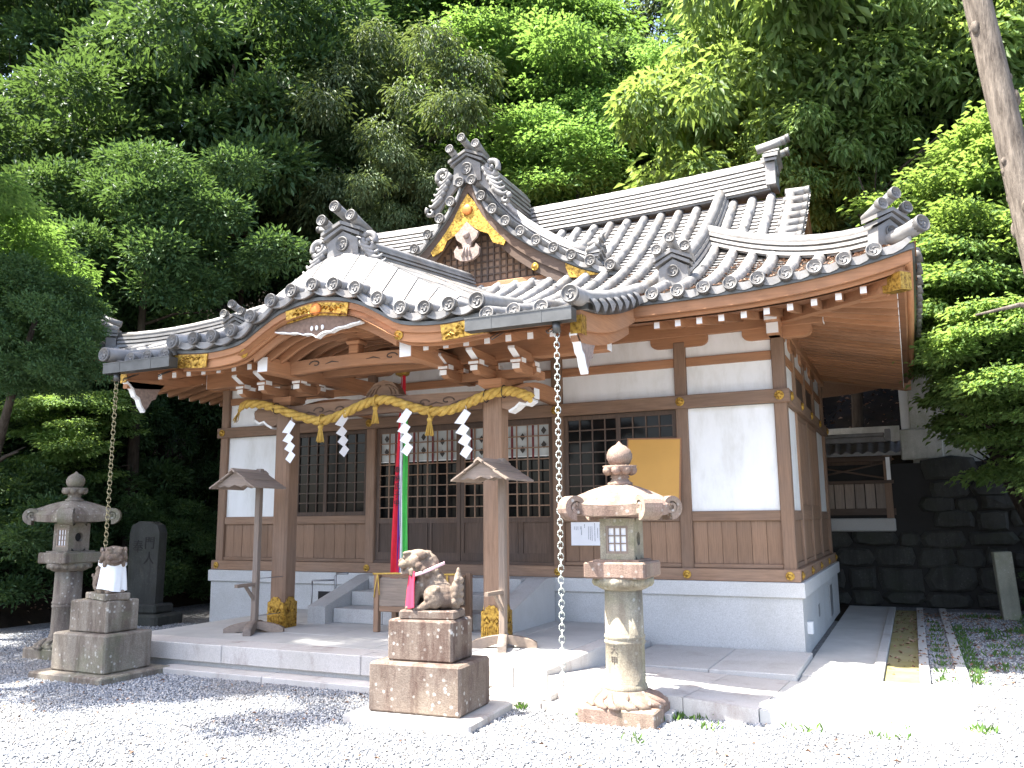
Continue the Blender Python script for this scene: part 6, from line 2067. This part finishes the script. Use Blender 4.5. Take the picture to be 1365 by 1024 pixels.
# (kind, crown centre x, y, z, scale, label, base)
TREES = [
 ('A', -22.4, 15, 14.6, 1.45, 'dark evergreen at the far left edge, tallest over the lime-green bush', None),
 ('A', -20.8, 17, 16.8, 1.6, 'dark evergreen filling the upper left behind the foremost crowns', None),
 ('A', -15.9, 16, 13.3, 1.45, 'big dark evergreen crown standing left of the grey-green trees', None),
 ('A', -17.7, 14.5, 10.5, 1.2, 'dark evergreen with heavy drooping crown above the left end of the roof', None),
 ('A', -15.7, 16.5, 9.9, 1.05, 'dark evergreen directly behind the porch ridge tile', None),
 ('A', -18.4, 12.5, 7.4, .95, 'lower dark evergreen between the lime-green bush and the roof tip', None),
 ('A', -17.0, 21, 17.7, 1.7, 'dark evergreen high up behind, between the left crowns and the grey-green trees', None),
 ('A', -17.6, 13.5, 5.6, .75, 'low dark evergreen touching the left roof tip', None),
 ('A', -19.0, 18, 8.7, .95, 'shaded evergreen deep in the wood above the left eave', None),
 ('A', -18.2, 11.6, 4.9, .6, 'small dark evergreen at the left edge above the mossy lantern', None),
 ('D', -11.8, 17.5, 11.4, 1.15, 'grey-green fine-leaved tree just left of the dormer gable', None),
 ('D', -10.9, 17.2, 8.7, .8, 'low grey-green tree behind the porch ridge and dormer gable', None),
 ('D', -15.5, 25, 20.1, 1.8, 'tall grey-green tree farther back above the dormer gable', None),
 ('D', -14.5, 19, 11.6, 1.05, 'grey-green tree between the dark evergreens and the dormer gable', None),
 ('B', -9.2, 20, 12.5, 1.15, 'bright green tree with layered sprays above the dormer gable', None),
 ('B', -6.9, 18.8, 9.9, .9, 'bright green layered tree behind the main roof ridge', None),
 ('B', -14.5, 28, 20.8, 1.7, 'bright yellow-green tree high on the hill at the top of the picture', None),
 ('B', -13.1, 23, 15.8, 1.1, 'yellow-green tree between the grey-green trees and the dormer gable', None),
 ('D', -14.5, 33, 23.4, 2.2, 'large pale grey-green tree far up the hill near the sky gap', None),
 ('A', -7.0, 24, 11.8, 1.15, 'dark tree behind the main ridge under the sky gap', None),
 ('A', -4.4, 22, 12.4, 1.1, 'dark evergreen right of the sky gap behind the main ridge', None),
 ('A', -3.4, 31, 21.5, 1.7, 'tall dark evergreen on the hill right of the sky gap', None),
 ('D', -17.5, 38, 27.0, 2.2, 'hazy pale tree at the hill top, farthest of the grey-green ones', None),
 ('A', -3.6, 27, 17.6, 1.0, 'dark evergreen between the sky gap and the large-leaved trees', None),
 ('C', -1.7, 15.6, 9.6, .95, 'large-leaved tree with hanging leaves above the right end of the main ridge', (2.6, 16.2)),
 ('C', -.3, 16.2, 10.2, 1.1, 'sunlit large-leaved tree at the top right, biggest of its kind', (2.9, 15.2)),
 ('C', .3, 16.6, 8.6, .8, 'large-leaved tree with drooping sunny leaves left of the cedar trunk', (2.8, 14.0)),
 ('C', -.8, 15.4, 8.2, .6, 'small large-leaved tree just behind the ridge-end tile', (2.4, 17.0)),
 ('C', 1.6, 15.6, 9.8, .85, 'large-leaved tree against the cedar trunk at the top edge', (3.4, 15.6)),
 ('A', .2, 18.2, 8.4, 1.1, 'dark evergreen in shade behind the large-leaved trees', None),
 ('A', 2.0, 18.5, 10.6, 1.5, 'dark evergreen behind the cedar trunk', None),
 ('A', 2.0, 17.6, 7.1, 1.0, 'shaded evergreen behind the maples and the cedar trunk', None),
 ('B', -.9, 19, 8.1, .75, 'yellow-green tree peeping over the right roof corner', None),
 ('A', -2.6, 20, 10.3, .85, 'dark evergreen behind the right end of the main ridge', None),
 ('A', 1.0, 19, 6.9, 1.05, 'dark evergreen low behind the right roof corner', None),
 ('M', 1.2, 13.8, 6.0, .75, 'maple with flat sprays high beside the cedar trunk', (2.6, 15.6)),
 ('M', 1.1, 13.0, 4.7, .66, 'maple with flat sunlit sprays beside the right eave', (2.7, 14.6)),
 ('M', 1.35, 12.4, 3.5, .6, 'maple with low sprays over the stone wall', (2.6, 13.8)),
 ('M', 1.0, 15.4, 4.1, .6, 'maple partly hidden by the roof corner above the plaster wall', (2.4, 16.4)),
 ('M', 1.75, 12.6, 2.75, .55, 'lowest maple spray above the stone marker post', (2.9, 13.0)),
 ('M', 1.75, 13.0, 4.6, .7, 'maple at the right edge in front of the cedar trunk', (3.0, 13.4)),
 ('A', -16.2, 14.6, 3.6, .8, 'dark evergreen in the shade behind the stone tablet', None),
 ('A', -13.4, 17.2, 4.2, .85, 'dark evergreen in the shade behind the left corner of the hall', None),
 ('A', -19.5, 14.0, 3.2, .9, 'dark evergreen in the shade far behind the mossy lantern', None),
 ('M', -13.9, 10.4, 3.2, .62, 'low spreading branch with lit leaves just above the mossy stone lantern', (-15.6, 11.2)),
 ('A', -11.85, 8.2, 4.5, .40, 'dark evergreen hiding the left tip of the roof', (-14.6, 8.9)),
 ('A', -13.9, 11.8, 7.4, .85, 'dark evergreen rising close behind the left tip of the roof', None),
 ('A', -17.4, 10.6, 6.6, .95, 'dark evergreen under the lime-green tree at the left edge', None),
 ('A', -16.6, 11.8, 2.6, .7, 'dark evergreen bush low behind the mossy lantern', None),
 ('B', -9.9, 24, 15.8, 1.3, 'bright leafy tree above the main ridge, second row', None),
 ('B', -5.3, 20.5, 11.6, .95, 'bright leafy tree left of the large-leaved trees behind the ridge', None),
 ('B', -11.0, 22, 17.0, 1.2, 'bright leafy tree high above the dormer gable ridge tile', None),
 ('M', .9, 13.0, 5.3, .7, 'light green maple sprays reaching over the right roof corner', (2.6, 14.0)),
 ('M', 1.6, 14.6, 3.4, .75, 'light green maple sprays hanging before the plaster wall', (2.9, 15.2)),
 ('B', -13.1, 7.7, 5.8, .58, 'rounded lime-green leafy tree at the left edge of the yard', (-14.6, 8.6)),
 ('A', -24, 24, 22, 1.9, 'evergreen rising at the far upper left corner', None),
 ('A', -26, 20, 12, 1.6, 'evergreen behind the lime-green bush, deep in the wood', None),
 ('A', -21, 28, 24, 1.9, 'evergreen topping the wood at the upper left', None),
 ('A', -22, 25, 15, 1.8, 'shaded evergreen in the second row at the left', None),
 ('A', -11, 28, 17, 1.5, 'shaded evergreen behind the bright layered trees', None),
 ('A', 0.5, 28, 19.0, 2.0, 'dark evergreen on the hill behind the large-leaved trees', None),
 ('A', 3.5, 24, 14.0, 1.8, 'dark evergreen on the hill at the right edge', None),
 ('A', -13, 22, 10, 1.2, 'shaded evergreen seen between trunks behind the dormer gable', None),
 ('B', -3.2, 24, 9.6, .9, 'light green tree close behind the main ridge', None),
 # trees of the yard's edge that stand beside the viewer and shade the left half of the yard
 ('A', -12.6, 4.2, 9.6, .9, 'tall evergreen at the left side of the yard beyond the view', (-14.0, 3.4)),
 ('A', -13.2, 5.2, 12.6, .8, 'second tall evergreen at the left side of the yard beyond the view', (-16.5, 6.4)),
 ('D', -10.0, 4.2, 9.8, .7, 'grey-green tree at the near left of the yard beyond the view', (-12.0, 3.0)),
]
for k_, x, y, z, s, lab, base in TREES: tree(k_, x, y, z, s, lab, base)

# cedar with a bare leaning trunk at the right
ct = empty('cedar_tree', (1.72, 9.6, -.1), 0, 'tall cedar with a bare pale leaning trunk at the right edge', 'cedar tree')
b = MB(); pts, rs = [], []
for i in range(28):
    t = i / 27; pts.append((1.72 - 3.27 * min(t, .36) - .8 * max(0, t - .36) + .04 * sin(t * 9), 9.6 + .1 * t, 34 * t - .1)); rs.append(.158 * (1 - .7 * t) + (.10 if i == 0 else 0))
b.tube(pts, rs, 14)
random.seed(9)
for k in range(16):
    t = random.uniform(.1, .45); i = int(t * 27); p = Vector(pts[i]); a = random.uniform(0, 2 * pi)
    b.tube([p, p + Vector((cos(a) * .3, sin(a) * .3, .03)), p + Vector((cos(a) * random.uniform(.36, .8), sin(a) * .5, -.05))], [.045, .025, .01], 6)
for k in range(70):
    t = random.uniform(.02, .5); i = int(t * 27); p = Vector(pts[i]).lerp(Vector(pts[i + 1]), random.random()); a = random.uniform(0, 2 * pi); q = rs[i] * .93
    r_ = random.uniform(.018, .05); b.ball((p.x + q * cos(a), p.y + q * sin(a), p.z), (r_, r_, r_ * random.uniform(.8, 2.2)), 8)
b.build('trunk', M_CEDAR, ct)
cc = link('crown', CR['A'][1], (-1.7, .1, 33), ct); cc.scale = (.8, .8, 1.3)

# ------------------------------------------------------------ litter and weeds (nobody could count them)
def scatter_leaves(name, n, fn, L, W_, mat):
    P = fn(n); n = len(P)
    ax = unit(rng.normal(size=(n, 3)) * np.array([1, 1, .15])); nr = unit(np.array([0, 0, 1.]) + rng.normal(size=(n, 3)) * .4)
    V, T = leaves(P, ax, nr, L * rng.uniform(.6, 1.2, n), W_ * rng.uniform(.7, 1.2, n))
    return tag(link(name, fast_mesh(name, V, T, mat)), kind='stuff')
def mk_dry():
    t = NT('dry_leaf'); g = t.n('ShaderNodeNewGeometry')
    return t.set(t.ramp(g.outputs['Random Per Island'], [(0, (.11, .06, .035)), (.5, (.26, .15, .10)), (1, (.42, .30, .22))]), .8, spec=.2)
M_DRY = mk_dry()
def f1(n):
    x = rng.uniform(-.36, 3.2, n); y = 9.6 + 6.6 * rng.random(n) ** .8
    return np.stack([x, y, np.where((x < .40), .05, .012) * (((x > -.06) & (x < .045)) | ((x > .29) & (x < .40))) + .012], 1)
scatter_leaves('leaf_litter', 1700, f1, .055, .03, M_DRY)
def f2(n):
    x = rng.uniform(-26, -13.4, n); y = rng.uniform(8.5, 24, n)
    return np.stack([x, y, np.array([hill(a, c) for a, c in zip(x, y)]) + .03], 1)
scatter_leaves('leaf_litter', 3500, f2, .075, .04, M_DRY)
def f3(n):
    x = rng.uniform(-16, 4, n); y = rng.uniform(17.8, 28, n)
    return np.stack([x, y, np.array([hill(a, c) for a, c in zip(x, y)]) + .03], 1)
scatter_leaves('leaf_litter', 5000, f3, .10, .06, M_DRY)
scatter_leaves('leaf_litter', 170, lambda n: np.stack([rng.uniform(-9, 1, n), rng.uniform(4.5, 7.1, n), np.full(n, .02)], 1), .05, .025, M_DRY)
def froof(n):
    sg = np.where(rng.random(n) < .9, 1, -1); o = rng.uniform(2.3, 5.8, n); k = np.floor(o / SP) ; o = (k + 1.0) * SP + rng.normal(size=n) * .045; o = np.where(o > 5.9, 5.6, o)
    d = rng.uniform(.02, 1.5, n) ** 1.3; d = np.minimum(d, 5.9 - o + .1); d = np.maximum(d, .02)
    return np.stack([XC + sg * o, YE + d, np.array([prof(b_) + rise(a_, b_, HW) for a_, b_ in zip(o, d)]) - .004], 1)
scatter_leaves('leaf_litter', 900, froof, .055, .028, M_DRY)
def weeds(name, spots, L, mat):
    P, A = [], []
    for (x, y, r, k) in spots:
        for _ in range(k):
            a = rng.uniform(0, 2 * pi); q = r * sqrt(rng.random()); P.append((x + q * cos(a), y + q * sin(a), .004)); A.append((rng.normal() * .5, rng.normal() * .5, .8))
    P = np.array(P); ax = unit(np.array(A)); n = len(P); nr = unit(rng.normal(size=(n, 3)))
    V, T = leaves(P, ax, nr, L * rng.uniform(.5, 1.2, n), L * .22 * rng.uniform(.7, 1.2, n))
    tag(link(name, fast_mesh(name, V, T, mat)), kind='stuff')
sp_ = [(-1.93, 7.1, .10, 40), (-1.75, 7.22, .12, 40), (-2.62, 6.9, .06, 25), (-3.22, 6.95, .05, 30), (-1.55, 6.9, .1, 14), (-2.0, 6.3, .1, 10), (-.9, 7.28, .25, 50), (-.3, 7.26, .2, 40), (.36, 7.6, .1, 30)]
sp_ += [(.45 + .02 * rng.random(), 9.7 + .3 * k, .10, 26) for k in range(16)] + [(.17, 9.7 + .5 * k, .09, 16) for k in range(11)] + [(rng.uniform(.5, 2.6), rng.uniform(10.5, 16.3), .16, 26) for _ in range(46)]
weeds('weeds', sp_, .075, L_LIME)
def shrubs(spots):
    for i, (x, y, s, lab) in enumerate(spots):
        r = empty('undergrowth_shrub', (x, y, hill(x, y) - .05), 0, lab, 'shrub', 'shrubs in the shade'); c = link('foliage', CR['A'][i % 3], (0, 0, .5 * s), r); c.scale = (.25 * s, .25 * s, .2 * s)
        b = MB(); b.tube([(0, 0, -.1), (.02, 0, .5 * s)], [.03, .012], 5); b.build('stem', M_BARK, r, local=True)
shrubs([(-14.1, 8.9, 2.4, 'dark shrub at the foot of the bank behind the mossy lantern'), (-15.4, 10.0, 3.0, 'larger dark shrub on the bank behind the mossy lantern'), (-13.7, 11.9, 1.9, 'dark shrub close behind the stone tablet'), (-13.3, 13.4, 1.8, 'dark shrub between the stone tablet and the hall'), (-16.6, 9.0, 3.0, 'dark shrub on the bank at the left edge'), (-14.6, 12.5, 1.3, 'low dark shrub in the shade left of the stone tablet'), (2.35, 15.9, 1.0, 'small shrub at the foot of the dark stone wall beside the marker post'), (-13.6, 14.8, 1.6, 'dark shrub on the slope behind the stone tablet')])
